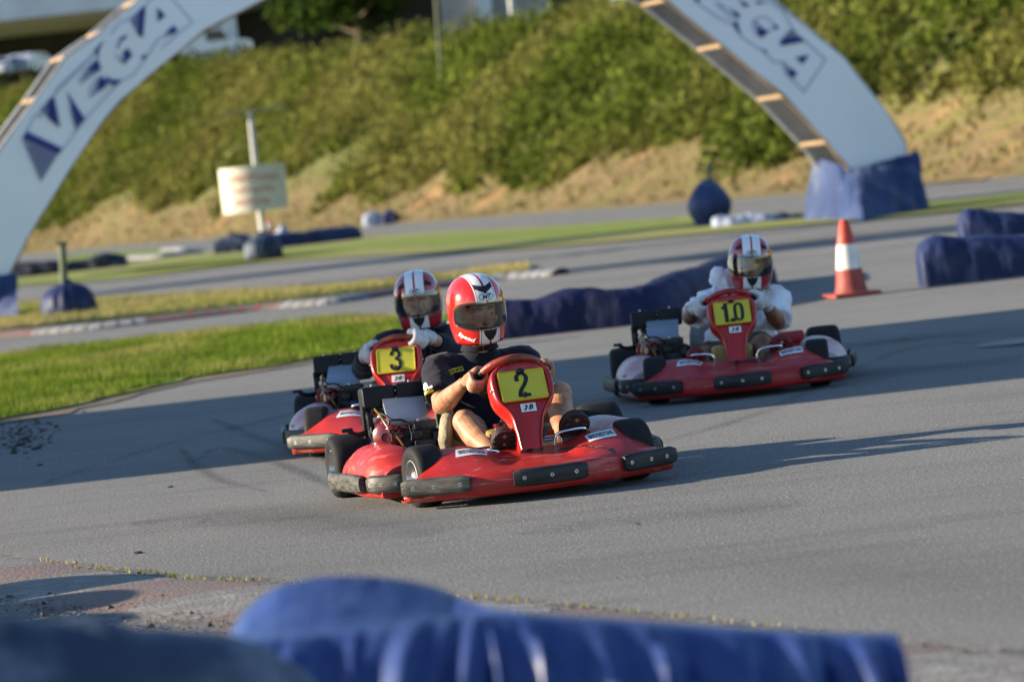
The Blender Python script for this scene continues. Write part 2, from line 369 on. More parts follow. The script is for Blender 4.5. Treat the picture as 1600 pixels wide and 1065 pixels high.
patch('far_turf', [(100, 412), (190, 405), (275, 396), (280, 389), (210, 393), (110, 400)], 'green', z=.04, jit=.3, step=1)
# near dusty shoulder beyond the kerb (towards the camera)
sheet('shoulder', [(p.x, p.y+.12) for p in edge]+[(12, -5), (-12, -5), (-14, 14)], .004, ground_mat('grey_gravel_shoulder', (.22, .205, .185), (.12, .11, .10), (.30, .27, .23), scale=4, fine=28, fs=.8, b=.8), .02, .2)

# flush painted kerb running along the near edge: worn red and white blocks on rough concrete
def kerb_mat(name, period, gap=0, red=(.30, .085, .06), wht=(.50, .49, .47), wear=.5):
    m, nt, bs = nodes(name); bs.inputs['Roughness'].default_value = .85
    uv = N(nt, 'ShaderNodeUVMap'); sx = N(nt, 'ShaderNodeSeparateXYZ'); nt.links.new(uv.outputs[0], sx.inputs[0])
    s = math_n(nt, 'FRACT', math_n(nt, 'DIVIDE', sx.outputs[0], period)); f = math_n(nt, 'LESS_THAN', s, .5)
    c = mix(nt, f, wht, red)
    if gap:
        g_ = math_n(nt, 'GREATER_THAN', math_n(nt, 'FRACT', math_n(nt, 'DIVIDE', sx.outputs[0], gap)), .74); c = mix(nt, g_, c, (.09, .09, .095))
    f, r = noise_fac(nt, 9, 6, .5-wear*.25, .62, stretch=(1, 1, 1)); c = mix(nt, math_n(nt, 'MULTIPLY', f, min(.92, .5+wear*.3)), c, (.17, .155, .14))
    f, r = noise_fac(nt, 60, 5, .4, .7); c = mix(nt, math_n(nt, 'MULTIPLY', f, .5), c, (.09, .085, .08))
    nt.links.new(c, bs.inputs['Base Color']); bump(nt, bs, r, .7, .015); return m
def ribbon(name, pts, w, z0, prof, m, sub=6, parent=None, kind=None, label=None, cat=None, jit=0):
    """kerb swept along pts; prof = [(across 0..1, height)]"""
    P = [Vector((v[0], v[1], 0)) for v in cr([(p[0], p[1]) for p in pts], sub)]
    b = BM(); uvl = b.loops.layers.uv.new('u'); L = 0; rows = []; us = []
    for i, p in enumerate(P):
        t = (P[min(i+1, len(P)-1)]-P[max(i-1, 0)]).normalized(); nrm = Vector((-t.y, t.x, 0))
        if i: L += (P[i]-P[i-1]).length
        us.append(L); rows.append([p+nrm*(w*a+random.uniform(-jit, jit))+Vector((0, 0, z0+h)) for a, h in prof])
    vs = [[b.verts.new(p) for p in r] for r in rows]
    for i in range(len(vs)-1):
        for j in range(len(prof)-1):
            f = b.faces.new((vs[i][j], vs[i+1][j], vs[i+1][j+1], vs[i][j+1]))
            for l, (u, v) in zip(f.loops, ((us[i], j), (us[i+1], j), (us[i+1], j+1), (us[i], j+1))): l[uvl].uv = (u, v)
    bmesh.ops.recalc_face_normals(b, faces=b.faces[:])
    o = obj(name, b, m, parent, auto=40); tag(o, label, cat, kind=kind); return o
flat_prof = [(0, -.004), (0, .004), (.25, .014), (.5, .016), (.8, .008), (1.0, .001), (1.05, -.004)]
ke = [(p.x, p.y) for p in px((-900, 850), (-300, 862), (0, 876), (60, 880), (180, 897), (300, 909), (440, 916), (600, 929), (860, 951), (1000, 966), (1200, 990), (1500, 1018), (1700, 1040), (2300, 1110))]
ribbon('kerb', ke, -.62, .006, flat_prof, kerb_mat('worn_kerb_paint_near', 1.35, wear=1.9, red=(.32, .10, .07), wht=(.40, .39, .37)), 12, kind='structure', jit=.006)
# weeds tufts in the joint of the near kerb
mid_k = [(p.x, p.y) for p in px((-500, 566), (-100, 536), (15, 527), (140, 516), (280, 500), (400, 486), (520, 475), (600, 463), (700, 449), (780, 438), (862, 431))]
ribbon('kerb', mid_k, .34, .006, [(0, 0), (0, .02), (.3, .07), (.7, .08), (1, .04), (1, 0)], kerb_mat('worn_kerb_paint_mid', 3.4, gap=.21, red=(.22, .06, .05), wht=(.38, .38, .41), wear=.7), 10, kind='structure')
fk = [(p.x, p.y) for p in px((190, 408), (230, 406), (275, 401), (300, 396), (296, 391), (270, 392))]
ribbon('kerb', fk, .5, .03, [(0, 0), (0, .04), (.3, .12), (.7, .12), (1, .05), (1, 0)], kerb_mat('far_kerb_paint', 12, red=(.34, .34, .36), wht=(.38, .38, .40), wear=.5), 6, kind='structure')

# ------------------------------------------------------------------ grass blades (countless)
def blades(name, region, n, h, wd, matn, z=.02, seed=1, lean=.5, clump=0):
    rg = np.random.default_rng(seed); P = np.array([(p[0], p[1]) for p in region]); lo, hi = P.min(0), P.max(0)
    def inside(q):
        c = np.zeros(len(q), bool); j = len(P)-1
        for i in range(len(P)):
            xi, yi = P[i]; xj, yj = P[j]
            c ^= ((yi > q[:, 1]) != (yj > q[:, 1])) & (q[:, 0] < (xj-xi)*(q[:, 1]-yi)/(yj-yi+1e-12)+xi); j = i
        return c
    q = np.zeros((0, 2))
    for _ in range(60):
        c = rg.uniform(lo, hi, (n, 2)); q = np.vstack([q, c[inside(c)]])
        if len(q) >= n: break
    q = q[:n]; n = len(q)
    a = rg.uniform(0, 2*np.pi, n); hh = h*rg.uniform(.45, 1.25, n); ww = wd*rg.uniform(.6, 1.3, n)
    if clump: hh *= np.array([.5+1.1*max(0, .5+noise.noise(Vector((x*clump, y*clump, 0)))) for x, y in q])
    dx, dy = np.cos(a), np.sin(a); la = rg.uniform(0, 2*np.pi, n); ll = hh*lean*rg.uniform(0, 1, n)
    V = np.empty((n, 3, 3)); V[:, 0] = np.stack([q[:, 0]-dx*ww, q[:, 1]-dy*ww, np.full(n, z)], 1); V[:, 1] = np.stack([q[:, 0]+dx*ww, q[:, 1]+dy*ww, np.full(n, z)], 1)
    V[:, 2] = np.stack([q[:, 0]+np.cos(la)*ll, q[:, 1]+np.sin(la)*ll, z+hh], 1)
    return soup(name, V, matn)
def soup(name, V, matn, kind='stuff', parent=None):
    n, k, _ = V.shape; me = bpy.data.meshes.new(name); me.vertices.add(n*k); me.vertices.foreach_set('co', V.reshape(-1))
    me.loops.add(n*k); me.loops.foreach_set('vertex_index', np.arange(n*k, dtype=np.int32)); me.polygons.add(n)
    me.polygons.foreach_set('loop_start', np.arange(0, n*k, k, dtype=np.int32)); me.polygons.foreach_set('loop_total', np.full(n, k, np.int32))
    me.update(calc_edges=True); me.materials.append(M[matn] if isinstance(matn, str) else matn)
    o = bpy.data.objects.new(name, me); COL.objects.link(o); o.parent = parent
    if kind: o['kind'] = kind
    return o
def leaf_mat(name, c1, c2, c3, scale=.6, trans=.35):
    m = bpy.data.materials.new(name); m.use_nodes = True; nt = m.node_tree; nt.nodes.clear()
    o = N(nt, 'ShaderNodeOutputMaterial'); f, _ = noise_fac(nt, scale, 4, .38, .62); c = mix(nt, f, c1, c2)
    f, _ = noise_fac(nt, scale*.3, 3, .45, .65, off=(3, 1, 4)); c = mix(nt, f, c, c3)
    g = N(nt, 'ShaderNodeNewGeometry'); mr = N(nt, 'ShaderNodeMapRange'); nt.links.new(g.outputs['Random Per Island'], mr.inputs[0]); mr.inputs[3].default_value = .55; mr.inputs[4].default_value = 1.35
    vm = N(nt, 'ShaderNodeVectorMath', operation='SCALE'); nt.links.new(c, vm.inputs[0]); nt.links.new(mr.outputs[0], vm.inputs[3])
    d = N(nt, 'ShaderNodeBsdfDiffuse'); t = N(nt, 'ShaderNodeBsdfTranslucent'); nt.links.new(vm.outputs[0], d.inputs[0]); nt.links.new(vm.outputs[0], t.inputs[0])
    mx = N(nt, 'ShaderNodeMixShader'); mx.inputs[0].default_value = trans; nt.links.new(d.outputs[0], mx.inputs[1]); nt.links.new(t.outputs[0], mx.inputs[2]); nt.links.new(mx.outputs[0], o.inputs[0]); return m
M['blade'] = leaf_mat('green_grass_blade', (.17, .225, .03), (.095, .15, .018), (.30, .27, .09), 1.6, .35)
M['drybl'] = leaf_mat('dry_grass_blade', (.36, .30, .12), (.24, .26, .06), (.42, .33, .16), 1.0, .35)
M['straw'] = leaf_mat('straw_blade', (.205, .150, .068), (.17, .130, .052), (.15, .14, .05), .3, .3)
M['leaf'] = leaf_mat('shrub_leaf', (.135, .170, .028), (.070, .095, .018), (.20, .19, .055), .35, .4)
M['leaf_dark'] = leaf_mat('tree_leaf', (.05, .085, .016), (.035, .06, .014), (.08, .11, .02), .5, .3)
vr = px((-250, 707), (0, 657), (100, 640), (200, 615), (300, 592), (420, 575), (500, 560), (600, 543), (670, 523), (698, 500), (590, 496), (500, 502), (300, 521), (100, 545), (0, 558), (-250, 582))
blades('grass', vr, 60000, .055, .006, 'blade', seed=1, clump=1.3)
ir = px((-200, 533), (20, 519), (140, 506), (280, 492), (400, 478), (520, 467), (600, 455), (700, 441), (790, 430), (826, 424), (828, 415), (790, 417), (700, 431), (611, 442), (450, 453), (300, 461), (200, 467), (30, 476), (-200, 492))
blades('dry_grass', ir, 26000, .07, .008, 'drybl', z=.03, seed=2, clump=.8)
ed = [Vector((p.x, p.y)) for p in px((200, 897), (300, 907), (440, 913))]
er = px((60, 874), (180, 890), (300, 903), (440, 909), (860, 944), (1300, 990), (1300, 994), (860, 949), (440, 914), (300, 909), (180, 896), (60, 881))
blades('weeds', er, 300, .014, .005, 'drybl', z=.008, seed=4, clump=1.5)

# ------------------------------------------------------------------ bank (terrain) with crest plateau
FT = [Vector(p) for p in foot]
Hc = [8.6, 8.6, 8.4, 6.9, 8.2, 10.3, 11.6, 12]
def bank_pt(t, d):
    i = min(int(t), len(FT)-2); u = t-i; p = FT[i].lerp(FT[i+1], u)
    tg = lambda k: (FT[min(k+1, len(FT)-1)]-FT[max(k-1, 0)]).normalized()
    tt = tg(i).lerp(tg(i+1), u).normalized(); nn = Vector((tt.y, -tt.x)); h = Hc[i]*(1-u)+Hc[i+1]*u
    W_ = 13; s = min(1, max(0, d/W_)); z = h*(s*.55+.45*s*s*(3-2*s)); q = p+nn*d
    if d > 0: z += (noise.noise(Vector((q.x*.12, q.y*.12, 0)))*1.0+noise.noise(Vector((q.x*.5, q.y*.5, 4)))*.3)*min(1, d/3)*(1 if d < 14 else .3)
    return Vector((q.x, q.y, z-.02 if d <= 0 else z)), h
# undergrowth: above the straw skirt the bank's soil is covered by dark leaf litter and low greens
_m = M['strawslope']; _nt = _m.node_tree; _bs = _nt.nodes['Principled BSDF']; _src = _bs.inputs['Base Color'].links[0].from_socket
_tc = N(_nt, 'ShaderNodeTexCoord'); _sx = N(_nt, 'ShaderNodeSeparateXYZ'); _nt.links.new(_tc.outputs['Object'], _sx.inputs[0]); _f, _r = noise_fac(_nt, .35, 5, .3, .7)
_h = math_n(_nt, 'ADD', _sx.outputs[2], math_n(_nt, 'MULTIPLY', _r, 3.0)); _mr = N(_nt, 'ShaderNodeMapRange'); _nt.links.new(_h, _mr.inputs[0]); _mr.inputs[1].default_value = 3.0; _mr.inputs[2].default_value = 4.2
_nt.links.new(mix(_nt, _mr.outputs[0], _src, mix(_nt, _f, (.085, .10, .025), (.13, .125, .04))), _bs.inputs['Base Color'])
b = BM(); rows = []
T_ = np.linspace(0, len(FT)-1.001, 170); DD = [-1.2, 0, .8, 1.6, 2.5, 3.5, 4.5, 5.5, 6.5, 7.5, 8.5, 9.5, 10.5, 11.5, 12.5, 13.5, 16, 22, 35, 60, 110]
for t in T_: rows.append([bank_pt(t, d)[0] for d in DD])
grid(b, rows); bmesh.ops.recalc_face_normals(b, faces=b.faces[:])
if sum(f.normal.z for f in b.faces) < 0: bmesh.ops.reverse_faces(b, faces=b.faces[:])
tag(obj('hillside', b, 'strawslope', auto=None), kind='structure')

def quads_from(c, size, rg, up=0.3):
    """random leaf-clump quads at centres c (n,3) with sizes"""
    n = len(c); a = rg.normal(size=(n, 3)); a /= np.linalg.norm(a, axis=1)[:, None]; b_ = rg.normal(size=(n, 3)); b_ -= a*(a*b_).sum(1)[:, None]; b_ /= np.linalg.norm(b_, axis=1)[:, None]
    s = size[:, None]; e = rg.uniform(.5, 1, (n, 1))
    return np.stack([c-a*s, c-b_*s*e, c+a*s, c+b_*s*e], 1)
rg = np.random.default_rng(5)
# straw tufts on the lower bank
C = []
for _ in range(16000):
    t = rg.uniform(1.2, len(FT)-1.6); d = rg.uniform(.2, 9); p, h = bank_pt(t, d); C.append((p.x, p.y, p.z))
C = np.array(C); n = len(C); a = rg.uniform(0, 6.28, n); hh = rg.uniform(.08, .26, n); wq = rg.uniform(.03, .10, n); dx, dy = np.cos(a)*wq, np.sin(a)*wq
V = np.stack([C+np.stack([dx, dy, 0*a], 1), C-np.stack([dx, dy, 0*a], 1), C+np.stack([rg.normal(0, .12, n), rg.normal(0, .12, n), hh], 1)], 1)
soup('straw_tufts', V, 'straw')
# shrub cover on the upper bank
cl = []
for _ in range(8200):
    t = rg.uniform(.8, len(FT)-1.3); d = rg.uniform(1.5, 14.5); p, h = bank_pt(t, d)
    th = (.27 if t < 2.4 else .13 if t < 3.6 else .20)*13+noise.noise(Vector((p.x*.10, p.y*.10, 7)))*3.6+noise.noise(Vector((p.x*.4, p.y*.4, 2)))*1.5
    if d < th+1.2: continue
    r = (rg.uniform(.5, 1.2) if rg.uniform() > .16 else rg.uniform(1.4, 2.0))*(0.7 if d > 11 else 1)*(0.6 if d < th+2.5 else 1); cl.append((p.x, p.y, p.z+r*.35, r))
cl = np.array(cl)
k = 56; cc = np.repeat(cl, k, 0); n = len(cc); v = rg.normal(size=(n, 3)); v /= np.linalg.norm(v, axis=1)[:, None]; rr = cc[:, 3]*rg.uniform(.6, 1.1, n)
pos = cc[:, :3]+v*rr[:, None]*np.array([1, 1, .9]); soup('shrubbery', quads_from(pos, rg.uniform(.08, .19, n), rg), 'leaf')
print('shrub quads', n)

# loose gravel on the shoulder and along the joint
gr = [(p.x, p.y) for p in px((-60, 880), (60, 878), (180, 895), (300, 907), (440, 913), (860, 948), (1200, 988), (1500, 1014), (1680, 1030), (1680, 1120), (-60, 1120))]
PG = np.array(gr); q = []
while len(q) < 16000:
    c = rg.uniform(PG.min(0), PG.max(0)); 
    x, y = c; ins = False; j = len(PG)-1
    for i_ in range(len(PG)):
        if ((PG[i_, 1] > y) != (PG[j, 1] > y)) and x < (PG[j, 0]-PG[i_, 0])*(y-PG[i_, 1])/(PG[j, 1]-PG[i_, 1]+1e-12)+PG[i_, 0]: ins = not ins
        j = i_
    if ins and noise.noise(Vector((x*2.2, y*2.2, 5)))+rg.uniform(-.5, .6) > 0: q.append((x, y, .006))
q = np.array(q); V = quads_from(q, rg.uniform(.003, .011, len(q))*(1+1.2*(rg.uniform(size=len(q)) > .95)), rg); V[:, :, 2] = np.abs(V[:, :, 2]-.006)*.8+.008
M['gravel'] = leaf_mat('gravel_stone', (.30, .28, .25), (.16, .15, .14), (.34, .20, .15), 6, 0)
soup('gravel', V, 'gravel')

# rubber laid down by tyres: thin curved marks on the asphalt
def mark_mat(seed, a):
    m, nt, bs = nodes('rubbered_line'); bs.inputs['Base Color'].default_value = (.045, .043, .042, 1); bs.inputs['Roughness'].default_value = .8
    f, _ = noise_fac(nt, .8, 3, .15, .75, stretch=(1, 1, 1), off=(seed, 0, 0)); f2, _ = noise_fac(nt, 60, 4, .35, .6, off=(seed, 0, 0)); uv = N(nt, 'ShaderNodeUVMap'); sx = N(nt, 'ShaderNodeSeparateXYZ'); nt.links.new(uv.outputs[0], sx.inputs[0])
    e = math_n(nt, 'SUBTRACT', 1, math_n(nt, 'ABSOLUTE', sx.outputs[1])); nt.links.new(math_n(nt, 'MULTIPLY', math_n(nt, 'MULTIPLY', f, f2), math_n(nt, 'MULTIPLY', e, a)), bs.inputs['Alpha']); return m
def tyre_mark(pts, w_, a, seed):
    P = [G(*p) for p in pts]; P = [Vector((q[0], q[1], 0)) for q in cr([(p.x, p.y) for p in P], 10)]; b = BM(); uvl = b.loops.layers.uv.new('u'); rows = []
    for i, p in enumerate(P):
        t = (P[min(i+1, len(P)-1)]-P[max(i-1, 0)]).normalized(); nn = Vector((-t.y, t.x, 0)); k = math.sin(math.pi*i/(len(P)-1))**.3; rows.append([p+nn*(w_*u*k)+Vector((0, 0, .004+.0006*seed)) for u in (-.5, 0, .5)])
    vs = [[b.verts.new(p) for p in r] for r in rows]
    for i in range(len(vs)-1):
        for j in range(2):
            f = b.faces.new((vs[i][j], vs[i+1][j], vs[i+1][j+1], vs[i][j+1]))
            for l, v in zip(f.loops, (j-1, j-1, j, j)): l[uvl].uv = (i, v)
    bmesh.ops.recalc_face_normals(b, faces=b.faces[:])
    for f in b.faces:
        if f.normal.z < 0: f.normal_flip()
    tag(obj('tyre_mark', b, mark_mat(seed, a), smooth=False, auto=None), kind='structure')
MK = [([(330, 655), (420, 690), (500, 712), (560, 730)], .16, .7), ([(200, 822), (380, 802), (520, 812), (680, 838)], .9, .5), ([(1250, 560), (1400, 530), (1500, 525), (1700, 515)], 1.3, .45), ([(280, 700), (330, 745), (420, 770)], .10, .9),
      ([(310, 720), (350, 700), (460, 735), (520, 765)], .12, .6), ([(1000, 700), (1200, 640), (1420, 545), (1600, 535)], .14, .5), ([(820, 838), (960, 812), (1100, 800), (1250, 792)], .8, .4), ([(900, 430), (1100, 400), (1300, 372), (1500, 352)], 3.5, .35), ([(860, 448), (1100, 420), (1300, 398), (1600, 360)], 2.2, .3), ([(60, 760), (240, 700), (480, 640), (600, 600)], .15, .5),
      ([(800, 900), (1100, 880), (1400, 900), (1700, 960)], 1.2, .25), ([(1080, 612), (1300, 590), (1600, 560)], .8, .4)]
for i, (p, w_, a) in enumerate(MK): tyre_mark(p, w_, a, i)

M['bark'] = mat('bark', (.12, .09, .06), (.07, .05, .035), rough=.9, scale=5, b=.6, stretch=(1, 1, .2))
def tree(name, base, h, cr_r, label, cat, trunk_h=.35, nb=16, leafn=5200, ls=.22, m='leaf_dark', seed=1, tall=1.0, group=None):
    rg = np.random.default_rng(seed); rt = empty(name, base); tag(rt, label, cat, group); b = BM(); tips = []
    tube(b, [(0, 0, 0), (.05*h*.1, 0, h*.25), (0, .03*h, h*.55), (.02*h, 0, h*.8)], [h*.028, h*.022, h*.014, h*.006], 9)
    for i in range(nb):
        z0 = h*rg.uniform(trunk_h*.8, .78); a = rg.uniform(0, 6.28); L = cr_r*rg.uniform(.55, 1)*(1.15-abs(z0/h-.55)); e = Vector((math.cos(a)*L, math.sin(a)*L, z0+L*.55*tall))
        tube(b, [(0, 0, z0), (e.x*.5, e.y*.5, z0+L*.2), tuple(e)], [h*.010, h*.007, h*.003], 6); tips.append(e)
    obj('trunk', b, 'bark', rt); tips.append(Vector((0, 0, h*.9)))
    k = leafn//len(tips); out = []; sz = []
    for tpt in tips:
        r = cr_r*rg.uniform(.28, .46); v = rg.normal(size=(k, 3)); v /= np.linalg.norm(v, axis=1)[:, None]
        out.append(np.array(tpt)+v*(r*rg.uniform(.35, 1.05, k))[:, None]*np.array([1, 1, .85*tall])); sz.append(rg.uniform(.6, 1.3, k)*ls)
    soup('crown', quads_from(np.vstack(out), np.concatenate(sz), rg), m, kind=None, parent=rt); return rt
def on_bank(x, y, Y):                                   # point at pixel column, dropped to plateau height near depth Y
    p = D(x, y, Y); best = None
    for t in np.linspace(1, len(FT)-1.01, 160):
        for d in (3, 6, 9, 12, 16, 22, 30, 45):
            q = bank_pt(t, d)[0]; e = (q.x-p.x)**2+(q.y-p.y)**2
            if best is None or e < best[0]: best = (e, q.z)
    return Vector((p.x, p.y, best[1]))
q = on_bank(560, 60, 212); tree('broadleaf_tree', (q.x, q.y, q.z-.4), 10.0, 6.6, 'broad dark green tree in front of the dark bridge opening above the bank', 'tree', leafn=15000, ls=.25, seed=3, trunk_h=.15, nb=24)
q = on_bank(1000, 20, 175); tree('broadleaf_tree', (q.x, q.y, q.z-.4), 7.0, 3.4, 'low dark tree at the top edge of the picture left of the right-hand arch leg', 'tree', leafn=4000, ls=.22, seed=9, trunk_h=.12)

# ------------------------------------------------------------------ building on the plateau
M['pwhite'] = mat('white_concrete', (.62, .64, .68), (.54, .56, .60), rough=.8, scale=.4, b=.1)
M['pgrey'] = mat('grey_render', (.30, .29, .28), (.24, .235, .23), rough=.85, scale=.5, b=.1)
M['pdark'] = mat('shaded_interior_concrete', (.055, .05, .045), (.03, .028, .026), rough=.9, scale=.3)  # shade of the open interior put into the concrete colour
def seg_box(bm, a, b_, th, z0, z1, mi=0):
    a, b_ = Vector((a[0], a[1], 0)), Vector((b_[0], b_[1], 0)); t = (b_-a).normalized(); nn = Vector((-t.y, t.x, 0)); c = (a+b_)/2+nn*th/2; L = (b_-a).length
    rot = Matrix((t, nn, Vector((0, 0, 1)))).transposed(); box(bm, (c.x, c.y, (z0+z1)/2), (L, th, z1-z0), mi, rot=rot)
bl = empty('parking_building', (-25, 285, 11)); tag(bl, 'pale concrete car park with dark open ground floor above the bank at top left', 'building')
def local_obj(name, b, m, parent, auto=35):
    bmesh.ops.translate(b, verts=b.verts[:], vec=-parent.location); return obj(name, b, m, parent, auto)
YB = 285
def bx(x): return D(x, 60, YB).x
b = BM(); seg_box(b, (bx(-260), YB), (bx(470), YB), 30, 17.6, 21.5); local_obj('roof_slab', b, 'pwhite', bl)
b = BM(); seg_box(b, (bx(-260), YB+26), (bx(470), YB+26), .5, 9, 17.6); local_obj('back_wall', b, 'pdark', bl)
b = BM(); seg_box(b, (bx(285), YB+3), (bx(352), YB+3), .4, 9, 17.6); local_obj('side_wall', b, 'pgrey', bl)
for xx in (-180, -60, 357):
    b = BM(); seg_box(b, (bx(xx-10), YB+1), (bx(xx+12), YB+1), 1.1, 9, 17.6); local_obj('column', b, 'pwhite', bl)
b = BM(); seg_box(b, (bx(-260), YB+.5), (bx(470), YB+.5), 28, 8.5, 11.3); local_obj('floor_slab', b, 'pgrey', bl)
b2 = empty('storage_building', (4, 205, 8)); tag(b2, 'grey rendered building with a pale column showing at the top centre above the bank', 'building')
Y2 = 205
def b2x(x): return D(x, 30, Y2).x
b = BM(); seg_box(b, (b2x(690), Y2), (b2x(745), Y2), .5, 7.5, 16); seg_box(b, (b2x(772), Y2+.3), (b2x(862), Y2+.3), .5, 7.5, 16); local_obj('wall', b, 'pgrey', b2)
b = BM(); seg_box(b, (b2x(746), Y2-.4), (b2x(771), Y2-.4), .8, 7.5, 16); local_obj('column', b, 'pwhite', b2)
b = BM(); seg_box(b, (b2x(455), Y2+12), (b2x(960), Y2+12), .5, 7.5, 17); local_obj('back_wall', b, 'pdark', b2)  # wall drawn out as an added dark backdrop behind the tree

M['carpaint'] = mat('white_car_paint', (.70, .72, .76), (.62, .64, .68), rough=.25, coat=.5, scale=2)
M['cargrey'] = mat('grey_car_paint', (.30, .34, .42), rough=.25, coat=.5, scale=2)
M['glass'] = mat('dark_car_glass', (.015, .018, .02), rough=.08, scale=2)
M['lampglass'] = mat('headlamp_glass', (.7, .66, .55), rough=.1, scale=2)
def car(name, loc, rz, label, cat, van=False, paint='carpaint', L=4.6):
    rt = empty(name, loc, rz); tag(rt, label, cat); b = BM(); H_ = 1.95 if van else 1.42
    side = [(-L/2, .35), (-L/2, .8), (-L/2+.25, .95), (-L/2+1.15, 1.02), (-L/2+(1.6 if van else 1.9), H_-.05), (-L/2+2.3, H_), (L/2-.5, H_), (L/2-.12, 1.05 if not van else H_-.15), (L/2, .9), (L/2, .35)]
    prof = [(-.8, .96), (-.4, 1), (.4, 1), (.8, .96)]
    rows = [[(x, y_, z if z < 1 else z) for x, z in side] for y_ in (-.86, -.8, .8, .86)]
    rows[0] = [(x, -.86, z) for x, z in side]; rows[-1] = [(x, .86, z) for x, z in side]
    grid(b, rows, closed=True, cap0=True, cap1=True); bmesh.ops.recalc_face_normals(b, faces=b.faces[:]); obj('body', b, paint, rt, 30)
    for s in (-1, 1):
        b = BM(); pts = [(-L/2+1.45, 1.05), (-L/2+1.95, H_-.15), (.6, H_-.13), (.6, 1.05)]
        f = poly(b, [(x, s*.875, z) for x, z in pts]); obj('window', b, 'glass', rt, None)
    b = BM(); poly(b, [(-L/2+1.12, -.7, 1.03), (-L/2+1.12, .7, 1.03), (-L/2+1.56, .68, H_-.09), (-L/2+1.56, -.68, H_-.09)]); obj('windscreen', b, 'glass', rt, None)
    for sx_ in (-L/2+.85, L/2-.85):
        for s in (-1, 1):
            b = BM(); cyl(b, (sx_, s*.68, .33), (sx_, s*.9, .33), .33, 20); cyl(b, (sx_, s*.89, .33), (sx_, s*.905, .33), .2, 16, 1); obj('wheel', b, ['tyre', 'steel'], rt)
    for s in (-1, 1):
        b = BM(); box(b, (-L/2-.01, s*.6, .75), (.05, .32, .16), 0, .02); obj('headlight', b, 'lampglass', rt)
    return rt
p = D(340, 92, 262); car('parked_van', (p.x, p.y, p.z+.2), R(180), 'white van parked above the bank just right of the left arch leg', 'van', True, L=5.0)
p = D(52, 100, 262); car('parked_car', (p.x, p.y, p.z-.7), R(250), 'pale car in the shade of the car park left of the arch', 'car', paint='cargrey')
p = D(2, 104, 260); car('parked_car', (p.x, p.y, p.z-.8), R(80), 'bright white car at the left edge above the bank', 'car')

def post(name, x, y0, y1, Y, r, m, label, cat='post'):
    a = D(x[0], y0, Y); c = D(x[1], y1, Y); b = BM(); rt = (c.x, c.y, c.z)
    tube(b, [(0, 0, 0), (a.x-c.x, a.y-c.y, a.z-c.z)], r, 10, sub=1); o = obj(name, b, m); o.location = rt; tag(o, label, cat); return o
M['palepaint'] = mat('pale_painted_metal', (.50, .50, .48), (.42, .42, .40), rough=.5, scale=5)
M['greenpaint'] = mat('weathered_green_wood', (.10, .13, .07), (.15, .15, .10), rough=.85, scale=9, b=.4, stretch=(1, 1, .2))
post('lamp_post', (792, 803), -60, 45, 190, .16, 'palepaint', 'pale slender post at the top edge in front of the grey building', 'post')
post('utility_pole', (676, 690), -80, 132, 168, .08, 'greenpaint', 'thin dark green pole rising from the shrubs beside the broad tree', 'pole')
# ================================================================== TRACKSIDE THINGS
def tarp_mat(name, c, c2, rough=.55, spec=.28, dust=(.30, .33, .40), dusty=.5, scale=2.5):
    m, nt, bs = nodes(name); bs.inputs['Specular IOR Level'].default_value = spec
    f, _ = noise_fac(nt, scale, 4, .35, .65); c_ = mix(nt, f, c, c2)
    f, r = noise_fac(nt, scale*1.6, 6, .48, .72, off=(4, 4, 1)); c_ = mix(nt, math_n(nt, 'MULTIPLY', f, dusty), c_, dust)
    nt.links.new(c_, bs.inputs['Base Color']); bs.inputs['Roughness'].default_value = rough
    _, r = noise_fac(nt, scale*5, 6, stretch=(1, 1, .4)); bump(nt, bs, r, .5, .02); return m
M['tarp'] = tarp_mat('blue_tarpaulin', (.012, .022, .085), (.008, .016, .06), dusty=.22, dust=(.14, .16, .22))
M['tarp_near'] = tarp_mat('bright_blue_tarpaulin', (.026, .052, .19), (.016, .032, .13), rough=.40, spec=.5, dusty=.3, scale=3, dust=(.09, .14, .27))
M['tarp_navyblue'] = tarp_mat('deep_blue_tarpaulin', (.010, .024, .15), (.007, .015, .10), rough=.36, dusty=.15, scale=3, dust=(.06, .10, .26))
M['skirt'] = tarp_mat('faded_blue_skirt_tarpaulin', (.030, .055, .15), (.02, .036, .11), dusty=.35, dust=(.20, .23, .29), scale=1.2)
M['tarp_dull'] = tarp_mat('dusty_blue_tarpaulin', (.035, .05, .09), (.025, .035, .06), dusty=.5)
M['tarp_navy'] = tarp_mat('navy_tarpaulin', (.008, .013, .060), (.006, .009, .040), rough=.7, dusty=.12, dust=(.06, .075, .12))
M['tarp_black'] = tarp_mat('black_plastic_sheet', (.010, .013, .022), (.014, .018, .03), dusty=.25)
M['tarp_pale'] = tarp_mat('faded_pale_tarpaulin', (.36, .40, .48), (.28, .32, .42), dusty=.4, dust=(.45, .44, .40))

